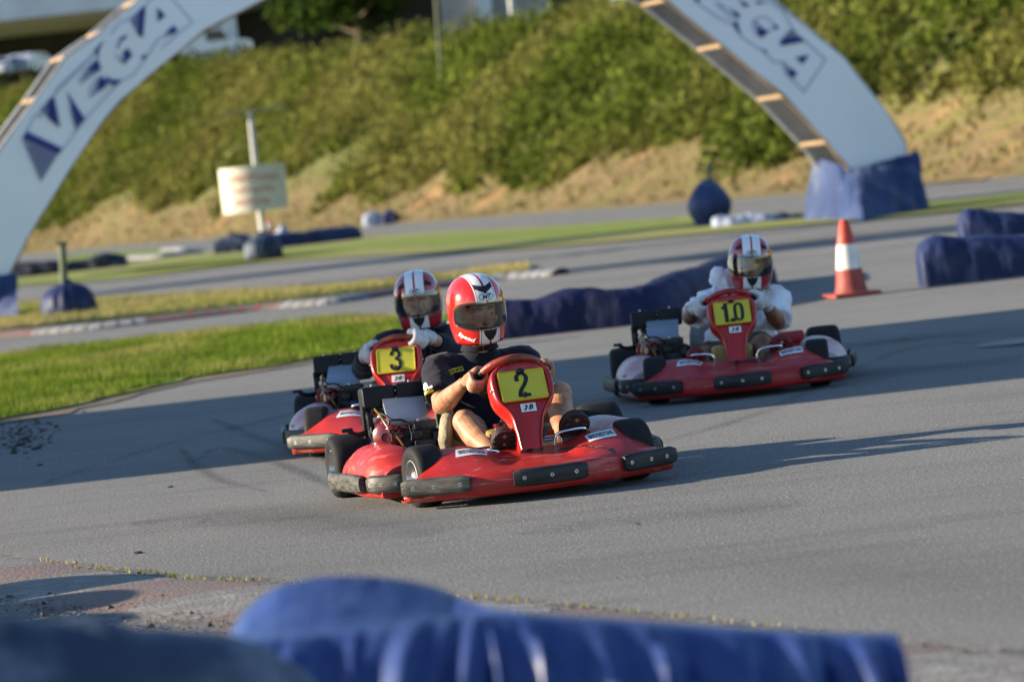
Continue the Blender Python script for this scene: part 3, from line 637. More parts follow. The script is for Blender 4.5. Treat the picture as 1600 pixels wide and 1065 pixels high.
def tarp_roll(name, pts, width, matn, label, cat='barrier', group=None, amp=.03, seed=0, boxy=2.6, foldf=5, n=None, droop=0):
    """pts: (px, py of the top edge, depth).  a covered row of tyres resting on the ground"""
    P = [D(x, y, Z) for x, y, Z in pts]; P = cr([(p.x, p.y, p.z) for p in P], n or 10); base = Vector((P[0][0], P[0][1], 0)); b = BM(); rows = []; K = 26
    L = 0; tot = sum((Vector(P[i+1][:2])-Vector(P[i][:2])).length for i in range(len(P)-1))
    for i, p in enumerate(P):
        t = (Vector(P[min(i+1, len(P)-1)][:2])-Vector(P[max(i-1, 0)][:2])).normalized(); nn = Vector((-t.y, t.x, 0))
        if i: L += (Vector(P[i][:2])-Vector(P[i-1][:2])).length
        e = min(L, tot-L)/max(.12, width*.35); cap = min(1, .82+.18*math.sqrt(max(0, min(1, e))))
        row = []
        for k in range(K):
            a = math.pi*k/(K-1); cx, sz = math.cos(a), math.sin(a)
            x = math.copysign(abs(cx)**(2/boxy), cx)*width/2*cap; z = max(0, sz)**(2/boxy)*p[2]*(cap if e < 1 else 1)
            q = Vector((p[0], p[1], 0))+nn*x+Vector((0, 0, z))
            w_ = noise.noise(Vector((L*foldf, k*.10+seed, seed)))*amp*1.4+noise.noise(Vector((q.x*2+seed, q.y*2, q.z*2)))*amp*1.5+noise.noise(Vector((L*foldf*2.7, k*.3, seed+5)))*amp*.7
            if droop: w_ += amp*2.2*(max(0, 1-abs(noise.noise(Vector((L*9+k*.30, seed, k*.05))))*3.2)-.4)*min(1, (1-sz)*2+.15)
            w_ -= amp*.7*(0 if droop else 1)*max(0, 1-abs(((L/.62+seed*.37) % 1)-.5)*9)*sz
            o_ = (nn*cx+Vector((0, 0, sz*.6)))*w_; row.append(q+o_-base if z > .02 else Vector((q.x+o_.x, q.y+o_.y, .002))-base)
        rows.append(row)
    grid(b, rows, cap0=True, cap1=True); bmesh.ops.recalc_face_normals(b, faces=b.faces[:])
    o = obj(name, b, matn, auto=60); o.location = base; return tag(o, label, cat, group)
def near_tarp():
    top = [(340, 1080), (352, 1010), (366, 975), (392, 945), (440, 914), (520, 900), (620, 904), (690, 920), (735, 940), (800, 954), (1000, 968), (1200, 982), (1330, 988), (1392, 988), (1404, 992)]
    rid = [(340, 1110), (352, 1040), (366, 1012), (392, 1000), (440, 994), (520, 988), (600, 973), (690, 963), (735, 959), (800, 957), (1000, 971), (1200, 985), (1330, 991), (1392, 991), (1404, 1000)]
    b = BM(); n_ = 150; rows = []; T = cr(top, 11); Q = cr(rid, 11); L = 0; prev = None; base = D(870, 1000, 6.5); base.z = 0
    for i, (t, q) in enumerate(zip(T, Q)):
        a = D(t[0], t[1], 6.95 if t[0] < 700 else 6.95-.35*min(1, (t[0]-700)/120)); c = D(q[0], q[1], 6.38); L = t[0]/880.0; a.z = max(a.z, .05); c.z = max(c.z, .04)
        back = Vector((a.x, a.y+.30, .0)); row = []
        for k in range(46):
            v = k/45
            if v < .18: p = back.lerp(a, math.sin(v/.18*math.pi/2)); amp = .006
            elif v < .45:
                u = (v-.18)/.27; p = a.lerp(c, u); p.z -= math.sin(u*math.pi)*.05*min(1, (a-c).length*1.6); amp = .008
            else:
                u = (v-.45)/.55; f_ = Vector((c.x, c.y-.24, .0)); p = c.lerp(f_, u); p.y -= .05*math.sin(min(1, u*2.2)*math.pi/2); p.z = c.z*(1-u**1.5); amp = .010+.075*min(1, u*3.5)*(1-.3*u)
            sl = (v-.45)*(1.9 if t[0] < 760 else -.5)
            w_ = (1-abs(noise.noise(Vector((L*13+sl*1.4, 3.1, v*.5))))*3.0)*.5+noise.noise(Vector((L*34+sl*5, 8.2, v*1.2)))*.5+noise.noise(Vector((L*4, 1, v*2)))*.4
            p = p+Vector((.25*w_*amp, -w_*amp, w_*amp*.25)); p.z = max(p.z, .002); row.append(p-base)
        rows.append(row)
    for e, xs in ((0, .12), (-1, -.10)):                      # turned-in ends
        pass
    grid(b, rows, cap0=True, cap1=True); bmesh.ops.recalc_face_normals(b, faces=b.faces[:])
    o = obj('tarpaulin_barrier', b, 'tarp_near', auto=80); o.location = base; tag(o, 'bright blue creased tarpaulin with a domed hump along the bottom edge, out of focus', 'barrier')
near_tarp()
tarp_roll('tarpaulin_barrier', [(-260, 965, 5.7), (-100, 962, 5.7), (0, 964, 5.7), (120, 968, 5.75), (240, 970, 5.8), (345, 974, 5.85), (430, 980, 5.9), (500, 1000, 5.9)], .5, 'tarp_dull', 'dull dusty blue tarpaulin roll at the bottom left corner, out of focus', amp=.03, seed=8)
tarp_roll('tarpaulin_barrier', [(700, 482, 30.8), (740, 470, 30.8), (790, 465, 30.8), (835, 464, 30.8), (870, 456, 30.8), (900, 450, 30.8), (980, 448, 30.8), (1015, 441, 30.9), (1045, 428, 31.5), (1070, 421, 32.5), (1105, 412, 33.8), (1135, 401, 35), (1180, 397, 37)], .42, 'tarp_navy', 'long navy tarpaulin barrier snaking behind the nearest driver to the driver in white', amp=.020, seed=1, foldf=4, n=12)
tarp_roll('tarpaulin_barrier', [(1432, 376, 31.9), (1450, 369, 31.9), (1500, 369, 31.9), (1560, 368, 31.9), (1600, 366, 31.9), (1700, 358, 31.9), (1850, 345, 31.9)], .52, 'tarp', 'nearer of the two thick blue tarpaulin rolls at the right edge, by the cone', group='tarpaulin rolls at the right edge', amp=.016, seed=5, boxy=3.4)
tarp_roll('tarpaulin_barrier', [(1496, 329, 39), (1508, 321, 39), (1535, 328, 39), (1600, 330, 39), (1700, 322, 39), (1850, 310, 39)], .6, 'tarp', 'farther blue tarpaulin roll at the right edge, half hidden behind the nearer one', group='tarpaulin rolls at the right edge', amp=.020, seed=12, boxy=3)
tarp_roll('tarpaulin_barrier', [(416, 366, 108), (450, 363, 108), (500, 358, 109), (540, 352, 110), (558, 353, 110)], .9, 'tarp', 'long far blue tarpaulin barrier right of the sign post', amp=.05, seed=15, foldf=1.5)
tarp_roll('tarpaulin_barrier', [(334, 377, 110), (350, 370, 110), (368, 364, 110), (390, 363, 110)], .9, 'tarp_dull', 'short grey-blue tarpaulin heap left of the sign post', amp=.06, seed=16, foldf=1.5)
tarp_roll('tarpaulin_heap', [(428, 360, 113), (441, 351, 113), (455, 362, 113)], .7, 'tarp_pale', 'small pale heap behind the far blue barrier, right of the sign post', cat='heap', amp=.05, seed=17)
tarp_roll('plastic_barrier', [(10, 412, 106), (60, 409, 106), (110, 407, 106), (150, 399, 106), (180, 396, 106), (197, 397, 106)], .8, 'tarp_black', 'black plastic covered barrier on the far grass at the left edge', amp=.06, seed=18, foldf=1.2)
tarp_roll('tarpaulin_heap', [(566, 336, 150), (582, 331, 150), (600, 334, 150)], .9, 'tarp_pale', 'pale grey far heap at the foot of the bank, centre left', cat='heap', amp=.05, seed=20)
tarp_roll('tarpaulin_heap', [(597, 332, 149), (608, 327, 149), (622, 331, 149)], .9, 'tarp', 'tiny dark blue far heap at the foot of the bank beside a pale one', cat='heap', amp=.05, seed=21)
tarp_roll('tarpaulin_sheet', [(1112, 338, 67.5), (1140, 335, 67.5), (1175, 334, 67.5), (1205, 334, 67.5), (1222, 340, 67.5)], .9, 'tarp_pale', 'pale collapsed sheet lying on the grass beside the right blue bag', cat='sheet', amp=.05, seed=23, foldf=3, boxy=2)
tarp_roll('tarpaulin_heap', [(1203, 340, 67), (1216, 333, 67), (1240, 334, 67), (1262, 343, 67)], .8, 'tarp', 'small blue heap at the right end of the pale lying sheet', cat='heap', amp=.05, seed=24)
tarp_roll('cloth_sack', [(694, 506, 29.5), (704, 492, 29.5), (714, 488, 29.5), (722, 496, 29.5)], .2, 'tarp_pale', 'pale sack on the asphalt glimpsed between the two left drivers', cat='sack', amp=.02, seed=25)

def bag(name, base, r, h, matn, label, seed=0, squash=1.0, prof=None):
    b = BM(); rows = []; prof = prof or [(.96, 0), (1.02, .10), (1.04, .30), (1.0, .50), (.90, .68), (.66, .86), (.32, .97), (.16, 1.0), (.22, 1.06), (.12, 1.10)]
    for rr, z in cr(prof, 4):
        row = []
        for k in range(56):
            a = 2*math.pi*k/56; f = 1+.14*noise.noise(Vector((math.cos(a)*4, math.sin(a)*4, z*1.2+seed)))*(.4+z)+.10*noise.noise(Vector((math.cos(a)*9, math.sin(a)*9, z*.8+seed)))*z
            row.append((math.cos(a)*r*rr*f, math.sin(a)*r*rr*f*squash, max(.002, z*h)))
        rows.append(row)
    grid(b, rows, True, cap0=True, cap1=True); o = obj(name, b, matn, auto=70); o.location = base; tag(o, label, 'bag'); return o
def stick(name, x0, y0, x1, y1, Y, r, m, label, cat='post', cap=None):
    a = D(x0, y0, Y); c = D(x1, y1, Y); base = Vector((c.x, c.y, 0)); b = BM(); d = a-c; low = c-d*(c.z/d.z) if d.z else c
    tube(b, [low-base, (c+a)/2-base, a-base], [r, r*.95, r*.9], 12, sub=1); box(b, tuple(a-base+Vector((0, 0, .02))), (r*2.6, r*2.2, .05), 0, .01)
    o = obj(name, b, m); o.location = base; tag(o, label, cat); return o
g = G(110, 494); bag('tarpaulin_bag', g, .40, .50, 'tarp', 'round blue bag tied round the green post at the left', 2)
stick('wooden_post', 97, 382, 100, 440, g.y, .062, 'greenpaint', 'green wooden post sticking out of the round blue bag at the left')
g = G(1112, 353); bag('tarpaulin_bag', g, .43, .86, 'skirt', 'tall grey-blue bag beside the right arch leg, with a stick poking out', 6, 1.0, [(.62, 0), (.72, .10), (.86, .25), (.95, .42), (.92, .55), (.78, .70), (.62, .82), (.44, .92), (.30, .98), (.18, 1.0), (.2, 1.04), (.1, 1.06)])
stick('wooden_post', 1108, 259, 1110, 282, g.y, .045, 'greenpaint', 'short dark stick poking out of the bag beside the right arch leg')

# traffic cones
M['conered'] = mat('cone_orange_red', (.52, .055, .022), (.40, .04, .02), rough=.5, scale=14, b=.2)
M['conedark'] = mat('cone_shaded_red', (.34, .05, .035), (.24, .04, .03), rough=.6, scale=14, b=.2)  # shade on the cone's lower part put into a darker red
M['conewhite'] = mat('cone_white_band', (.74, .72, .68), (.60, .58, .54), rough=.4, scale=10)
def cone(loc, h, label):
    rt = empty('traffic_cone', loc, R(12)); tag(rt, label, 'cone'); b = BM(); s = h*.62
    box(b, (0, 0, .02), (s, s, .035), 0, .012); obj('base', b, 'conedark', rt)
    b = BM(); P = [(.235, .035, 0), (.215, .06, 0), (.192, .16, 0), (.168, .36, 0), (.168, .36, 1), (.132, .66, 1), (.128, .68, 0), (.06, .985, 0), (.045, 1.0, 0), (.03, .99, 0)]
    prev = None; nseg = 36
    for (r, z, mi), (r2, z2, mi2) in zip(P, P[1:]):
        if (r, z) == (r2, z2): continue
        grid(b, [[(math.cos(2*math.pi*k/nseg)*r*h, math.sin(2*math.pi*k/nseg)*r*h, z*h) for k in range(nseg)], [(math.cos(2*math.pi*k/nseg)*r2*h, math.sin(2*math.pi*k/nseg)*r2*h, z2*h) for k in range(nseg)]], True, {(0, 0): 0, (1, 1): 1}.get((mi, mi2), mi))
    for f in b.faces:
        if f.calc_center_median().z < .37*h and f.material_index == 0: f.material_index = 2
    bmesh.ops.remove_doubles(b, verts=b.verts[:], dist=1e-5); bmesh.ops.recalc_face_normals(b, faces=b.faces[:]); obj('body', b, ['conered', 'conewhite', 'conedark'], rt)
cone(G(1331, 463), .66, 'red and white traffic cone standing on the asphalt behind the driver in white')
cone(G(421, 367), .75, 'tiny far red and white cone behind the blue barrier right of the sign post')

# curved sign on a pole
M['signboard'] = mat('cream_sign_board', (.64, .59, .47), (.56, .51, .40), rough=.45, scale=3)
M['signink'] = mat('faded_red_lettering', (.60, .10, .05), rough=.5)
sb = G(410, 400); rt = empty('curved_sign', sb, 0); tag(rt, 'curved cream sign board with faded red lettering on a pale pole', 'sign'); YS = sb.y
c0 = D(344, 297, YS)-sb; c1 = D(447, 287, YS)-sb; zt = (D(395, 259, YS)-sb).z; zb = (D(400, 330, YS)-sb).z; wd = c1.x-c0.x; mx_ = (c0.x+c1.x)/2; ra = wd/2/math.sin(R(62))
def cyl_pt(u, z, off=0):                                  # u in metres along the arc
    a = u/ra; return Vector((mx_+math.sin(a)*(ra+off), ra*math.cos(R(62))-math.cos(a)*(ra+off)+.1, z))
am = R(62)*ra; b = BM()
for off, s in ((0, 1), (-.03, -1)):
    rows = [[cyl_pt(-am+2*am*i/30, z, off) for i in range(31)] for z in (zb, (zb+zt)/2, zt)]; grid(b, rows)
for z in (zb, zt): grid(b, [[cyl_pt(-am+2*am*i/30, z, 0) for i in range(31)], [cyl_pt(-am+2*am*i/30, z, -.03) for i in range(31)]])
for u in (-am, am): grid(b, [[cyl_pt(u, zb, 0), cyl_pt(u, zt, 0)], [cyl_pt(u, zb, -.03), cyl_pt(u, zt, -.03)]])
bmesh.ops.recalc_face_normals(b, faces=b.faces[:]); obj('board', b, 'signboard', rt)
rr = random.Random(4)
for row, (zc, n_, wl, u0) in enumerate(((.74, 14, .62, -.42), (.47, 9, .5, -.35), (.22, 8, .42, -.32))):   # blurred, unreadable rows of red characters
    b = BM(); z = zb+(zt-zb)*zc; hgt = .17 if row == 0 else .14; 
    for k in range(n_):
        ww = am*1.15*wl*2/n_; u = u0*am*1.6+k*ww*1.0; 
        for (du, dz, sw, sh) in ((0, 0, .22, 1), (.5, rr.choice((.4, -.4, 0)), .6, .22), (.62, rr.choice((.2, -.2)), .2, rr.uniform(.4, .9))):
            add_flat(b, rect_grid(ww*sw*.8, hgt*sh, 2, 1, u+du*ww*.8, z+dz*hgt), lambda p, q_: cyl_pt(p, q_, .006))
    obj('lettering', b, 'signink', rt, None)
b = BM(); tp = D(384, 174, YS)-sb; tube(b, [(mx_+.12, .62, 0), (mx_+.08, .62, zb), (tp.x+.06, .62, tp.z)], [.115, .10, .062], 14, sub=1); obj('pole', b, 'palepaint', rt)
b = BM(); l = D(338, 170, YS)-sb; r_ = D(442, 163, YS)-sb; tube(b, [(l.x, .6, tp.z), (r_.x, .6, tp.z+.02)], .055, 8, sub=1, flat=.5); obj('crossbar', b, 'greenpaint', rt)
g = G(412, 404); bag('tarpaulin_bag', (g.x, g.y+.35, 0), .46, .62, 'tarp_dull', 'small grey-blue wrapping round the foot of the sign pole', 9)

# arch
FR = Vector((6.9, 62.9, 0)); AD = Vector((.952, .305, 0)); AN = Vector((-.305, .952, 0)); TH = 1.2
def A(x, y, off=0.0):
    d = ray(x, y); o = Vector((0, 0, CH)); t = (FR+AN*off-o).dot(AN)/d.dot(AN); return o+d*t
ST = [((-118, 505), (-12, 500)), ((-95, 440), (10, 440)), ((-45, 312), (42, 372)), ((0, 232), (107, 266)), ((57, 155), (150, 203)), ((103, 89), (190, 155)), ((160, 50), (250, 103)), ((217, 2), (320, 47)), ((330, -85), (405, 2)),
      ((480, -160), (530, -62)), ((660, -205), (680, -98)), ((850, -200), (830, -92)), ((1010, -140), (950, -50)), ((1120, -72), (1041, 0)), ((1212, 2), (1130, 71)), ((1319, 92), (1225, 150)), ((1378, 166), (1293, 222)), ((1413, 218), (1330, 268)), ((1432, 330), (1365, 345))]
arch = empty('banner_arch', (FR.x-7, FR.y-2.3, 0)); tag(arch, 'white banner arch spanning the track with blue lettering on both legs', 'arch')
def aobj(name, b, m, auto=35, parent=None):
    bmesh.ops.translate(b, verts=b.verts[:], vec=-arch.location); return obj(name, b, m, parent or arch, auto)
M['banner'] = mat('white_banner_mesh', (.84, .87, .92), (.79, .82, .87), rough=.6, scale=.8, b=.1, bscale=3)
M['bannerback'] = mat('shaded_banner_back', (.22, .21, .20), (.16, .155, .15), rough=.8, scale=1.5, b=.2)  # shade inside the arch put into the back banner's grey
M['bannerblue'] = mat('banner_blue_print', (.018, .035, .22), rough=.6); M['bannermid'] = mat('banner_blue_halftone', (.10, .15, .38), rough=.6)
M['wood'] = mat('sunlit_pine', (.34, .23, .13), (.24, .16, .09), rough=.8, scale=9, b=.3, stretch=(1, 1, .3))
M['alu'] = mat('grey_aluminium_chord', (.50, .50, .50), (.38, .38, .38), rough=.5, metal=.5)
def strip(off, flip=False):
    b = BM(); rows = []
    for (o_, i_), (o2, i2) in zip(ST, ST[1:]):
        for k in range(3):
            u = k/3; oo = (o_[0]*(1-u)+o2[0]*u, o_[1]*(1-u)+o2[1]*u); ii = (i_[0]*(1-u)+i2[0]*u, i_[1]*(1-u)+i2[1]*u)
            a, c = A(*oo, 0), A(*ii, 0); rows.append([a.lerp(c, v/6)+AN*off+AN*(.02*noise.noise(a.lerp(c, v/6)*1.3)) for v in range(7)])
    a, c = A(*ST[-1][0]), A(*ST[-1][1]); rows.append([a.lerp(c, v/6)+AN*off for v in range(7)]); grid(b, rows); bmesh.ops.recalc_face_normals(b, faces=b.faces[:]); return b
fb = aobj('front_banner', strip(0), 'banner'); aobj('back_banner', strip(TH), 'bannerback')
for side in (0, 1):
    for off in (.03, TH-.03):
        b = BM(); pts = [A(*s[side])+AN*off for s in ST]; tube(b, pts, .035, 8, sub=1); aobj('chord', b, 'wood' if (side == 1 and off < 1) else 'alu')
    for i, s in enumerate(ST[1:-1]):
        fr = [s[side]]
        nx = ST[i+2][side]; fr.append(((s[side][0]+nx[0])/2, (s[side][1]+nx[1])/2))
        for q in fr[:1]:
            b = BM(); p = A(*q); tube(b, [p+AN*.04, p+AN*(TH-.04)], .042, 6, sub=1); aobj('rung', b, 'wood')
def trace(polys, sc, ox, oy, b, mi):
    for pl in polys:
        pts = [A(x/sc+ox, y/sc+oy) for x, y in pl]; poly(b, [p-AN*(.03+.004*mi) for p in pts], mi)
def outline(lines, sc, ox, oy, b, mi, wpx=1.6):
    for ln in lines:
        P = [Vector((x/sc+ox, y/sc+oy)) for x, y in ln]
        for a, c in zip(P, P[1:]):
            t = (c-a).normalized(); n_ = Vector((-t.y, t.x))*wpx/2; a_ = a-t*wpx*.4; c_ = c+t*wpx*.4
            poly(b, [A(*q)-AN*.036 for q in (a_-n_, c_-n_, c_+n_, a_+n_)], mi)
def hatch(tri, n_, sc, ox, oy, b, mi):                    # (a,b,c): stripes parallel to a-b shrinking to c
    a, c, e = [Vector((x/sc+ox, y/sc+oy)) for x, y in tri]
    for k in range(n_):
        u0, u1 = k/n_, (k+.58)/n_
        poly(b, [A(*q)-AN*.034 for q in (a.lerp(e, u0), c.lerp(e, u0), c.lerp(e, u1), a.lerp(e, u1))], mi)
b = BM()
trace([[(165, 822), (387, 928), (357, 966), (138, 868)], [(322, 608), (338, 612), (374, 800), (300, 742), (296, 650)], [(412, 566), (528, 745), (478, 790), (450, 690)],
       [(608, 368), (628, 430), (585, 455), (562, 412)], [(625, 478), (682, 512), (640, 560), (602, 535)], [(650, 470), (700, 500), (770, 500), (705, 540), (680, 512)], [(588, 318), (650, 248), (615, 320), (612, 372)],
       [(762, 330), (800, 302), (826, 352), (775, 395)], [(750, 238), (792, 216), (786, 240), (752, 262), (738, 300), (722, 310)], [(870, 62), (908, 42), (892, 235), (862, 226)], [(980, 48), (1032, 100), (985, 138)], [(1080, 160), (1112, 190), (1080, 217), (1052, 190)], [(885, 352), (915, 335), (905, 360), (880, 382)]], 4, 0, 0, b, 0)
hatch([(138, 878), (357, 972), (252, 1140)], 26, 4, 0, 0, b, 0)
hatch([(318, 618), (366, 795), (250, 695)], 10, 4, 0, 0, b, 0); hatch([(430, 660), (500, 775), (470, 820)], 6, 4, 0, 0, b, 0)
hatch([(558, 415), (585, 455), (495, 525)], 7, 4, 0, 0, b, 0); hatch([(602, 535), (640, 560), (545, 615)], 7, 4, 0, 0, b, 0)
hatch([(700, 330), (765, 400), (800, 400)], 6, 4, 0, 0, b, 0); hatch([(870, 75), (862, 226), (812, 130)], 8, 4, 0, 0, b, 0); hatch([(1050, 185), (1080, 217), (1010, 240)], 6, 4, 0, 0, b, 0)
outline([[(138, 868), (165, 822), (220, 715), (255, 735), (250, 690), (330, 600), (590, 335)], [(345, 600), (350, 560), (590, 335)], [(357, 966), (395, 925), (530, 745), (700, 560), (745, 515)], [(770, 500), (830, 470), (900, 380), (990, 240), (1010, 245)], [(1010, 300), (1200, 140), (1070, -10)], [(690, 215), (740, 150), (810, 118), (850, 90), (960, -20)], [(490, 500), (560, 410)], [(495, 528), (630, 430)], [(545, 575), (620, 480)], [(550, 612), (690, 510)]], 4, 0, 0, b, 1, 1.3)
aobj('lettering', b, ['bannerblue', 'bannermid'], None, fb); b = BM()
trace([[(505, 110), (590, 155), (575, 220), (530, 155)], [(510, 262), (560, 228), (590, 330), (612, 375), (560, 330)], [(600, 18), (645, 32), (700, 62), (655, 82)], [(760, 38), (780, 10), (870, 42), (810, 48)], [(830, 298), (906, 350), (830, 416), (772, 368)], [(955, 258), (1012, 290), (1002, 332), (972, 310)],
       [(1040, 430), (1240, 400), (1308, 450), (1038, 502)], [(1200, 625), (1346, 598), (1276, 702)], [(1160, 748), (1216, 800), (1176, 852), (1118, 800)], [(835, 540), (892, 552), (882, 576), (848, 562)], [(80, -10), (160, -10), (150, 28), (120, 22)]], 6.957, 1070, 0, b, 0)
hatch([(1050, 428), (1240, 400), (1160, 300)], 7, 6.957, 1070, 0, b, 0); hatch([(828, 300), (772, 366), (752, 215)], 7, 6.957, 1070, 0, b, 0); hatch([(1158, 752), (1118, 800), (1060, 672)], 5, 6.957, 1070, 0, b, 0); hatch([(588, 158), (560, 200), (440, 80)], 6, 6.957, 1070, 0, b, 0); hatch([(650, 30), (640, 80), (560, -20)], 4, 6.957, 1070, 0, b, 0)
outline([[(110, 15), (150, 50), (350, 190), (510, 265)], [(560, 330), (610, 400), (700, 470), (850, 560), (890, 600), (960, 682), (1060, 672)], [(1060, 680), (1090, 790), (1290, 1000), (1522, 650), (1300, 450)], [(1160, 300), (1060, 120), (930, 30), (830, 0)], [(320, 30), (440, 85)], [(350, 62), (520, 210)], [(730, 320), (740, 230), (800, 190), (900, 200), (960, 260)], [(900, 350), (975, 300)]], 6.957, 1070, 0, b, 1, 1.4)
aobj('lettering', b, ['bannerblue', 'bannermid'], None, fb)
def skirt(bot, top, label, seed):
    b = BM(); n_ = len(bot); rows = []; base = bot[0].copy(); base.z = 0; K = 22
    for j in range(12):
        v = j/11; row = []
        for i in range(n_):
            for k in range(K):
                u = k/K; p0 = bot[i].lerp(bot[(i+1) % n_], u); p1 = top[i].lerp(top[(i+1) % n_], u); p = p0.lerp(p1, v); ctr = sum(bot, Vector())/n_; d = (p-ctr); d.z = 0; d.normalize()
                p = p+d*(.22*noise.noise(Vector((i*3.1+u*6, v*.9, seed)))+.13*noise.noise(Vector((i*3.1+u*13, v*1.6, seed+3))))*(1-v*.5); row.append(p-base)
        rows.append(row)
    grid(b, rows, True); bmesh.ops.recalc_face_normals(b, faces=b.faces[:]); o = obj('tarpaulin_skirt', b, 'skirt', auto=70); o.location = base; tag(o, label, 'cover', 'tarpaulin skirts on the arch feet')
gb = [G(1277, 345), G(1350, 345), G(1456, 328)]; tp_ = [A(1284, 250, TH*.8), A(1336, 264, -.10), A(1430, 238, -.10)]
skirt([gb[0], gb[1], gb[2], gb[2]+AN*1.3, gb[0]+AN*.6], [tp_[0], tp_[1], tp_[2], tp_[2]+AN*1.3, tp_[0]+AN*.4], 'faded blue tarpaulin skirt wrapped round the foot of the right arch leg', 1)
gb = [G(-150, 512), G(29, 497)]; tp_ = [A(-105, 440, -.08), A(27, 427, -.08)]
skirt([gb[0], gb[1], gb[1]+AN*1.3, gb[0]+AN*1.3], [tp_[0], tp_[1], tp_[1]+AN*1.25, tp_[0]+AN*1.25], 'blue tarpaulin skirt round the foot of the left arch leg, cut by the left edge', 7)

# unseen things added left of the frame to cast shadows across the track
hut = empty('shadow_hut', (-13, 22.7, 0)); tag(hut, 'hut added out of view left of the frame to cast the broad shadow', 'hut')  # unseen caster, sized for the broad shade band
b = BM(); box(b, (0, 0, 2.55), (2.4, 7.1, 5.1), 0, .02); obj('wall', b, 'pgrey', hut)
b = BM(); box(b, (0, 0, 5.17), (2.8, 7.3, .14), 0, .03); obj('roof', b, 'pwhite', hut)
b = BM(); box(b, (1.21, -1.6, 1.05), (.05, .95, 2.1), 0, .01); obj('door', b, 'greenpaint', hut)
for yy in (.3, 2.1):
    b = BM(); box(b, (1.21, yy, 1.6), (.05, 1.2, 1.0), 0, .01); obj('window', b, 'glass', hut)
tree('unseen_tree', (-16, 49.0, 0), 8.0, 1.7, 'slim dark tree added left of the frame beyond the hut to cast a shadow band', 'tree', leafn=3500, ls=.16, seed=21, trunk_h=.1, nb=18)  # unseen tree added for the thin far shadow band
tree('unseen_tree', (-15, 71.0, 0), 7.0, 2.4, 'farther bushy tree left of the frame', 'tree', leafn=3500, ls=.18, seed=22, trunk_h=.1, nb=18)
b = BM(); 
for i in range(3):
    for j in range(3): 
        rows = []
        for k in range(20):
            a = 2*math.pi*k/20; rows.append([(math.cos(a)*(.24+.07*math.cos(c)), (i-1)*.62+math.sin(a)*(.24+.07*math.cos(c)), .09+j*.18+.085*math.sin(c)) for c in (2*math.pi*q/10 for q in range(10))])
        rows.append(rows[0]); grid(b, rows, True)
o = obj('shadow_tyre_stack', b, 'tyre'); o.location = (-3.5, 12.95, 0); tag(o, 'stack of old tyres added just left of the frame for its shadow', 'tyres')  # unseen stack added to throw shade on the near kerb
# rubber crumbs and soil clods on the asphalt, left
b = BM(); rr = random.Random(3)
for i in range(170):
    x, y = rr.gauss(36, 30), 0; y = 690-x*.22+rr.gauss(0, 14); p = G(x, y); s = rr.uniform(.003, .010)*(1.6 if rr.random() < .15 else 1); sphere(b, (p.x, p.y, s*.4), (s*rr.uniform(.8, 2.6), s*rr.uniform(1.5, 4), s*.7), u=6, v=4)
for x, y, s in ((266, 761, .010), (216, 864, .012), (62, 727, .012)):
    p = G(x, y); sphere(b, (p.x, p.y, s*.3), (s*1.6, s*1.8, s*.5), u=8, v=5)
tag(obj('soil_crumbs', b, mat('dark_crumbs', (.03, .022, .018), rough=.95)), kind='stuff')
g = G(1604, 534); b = BM(); cyl(b, (0, 0, 0), (0, 0, .006), .30, 32); cyl(b, (0, 0, .006), (0, 0, .009), .24, 32, 0); o = obj('drain_cover', b, 'frame'); o.location = (g.x, g.y, .002); tag(o, 'dark round drain cover in the asphalt at the right edge', 'drain cover')
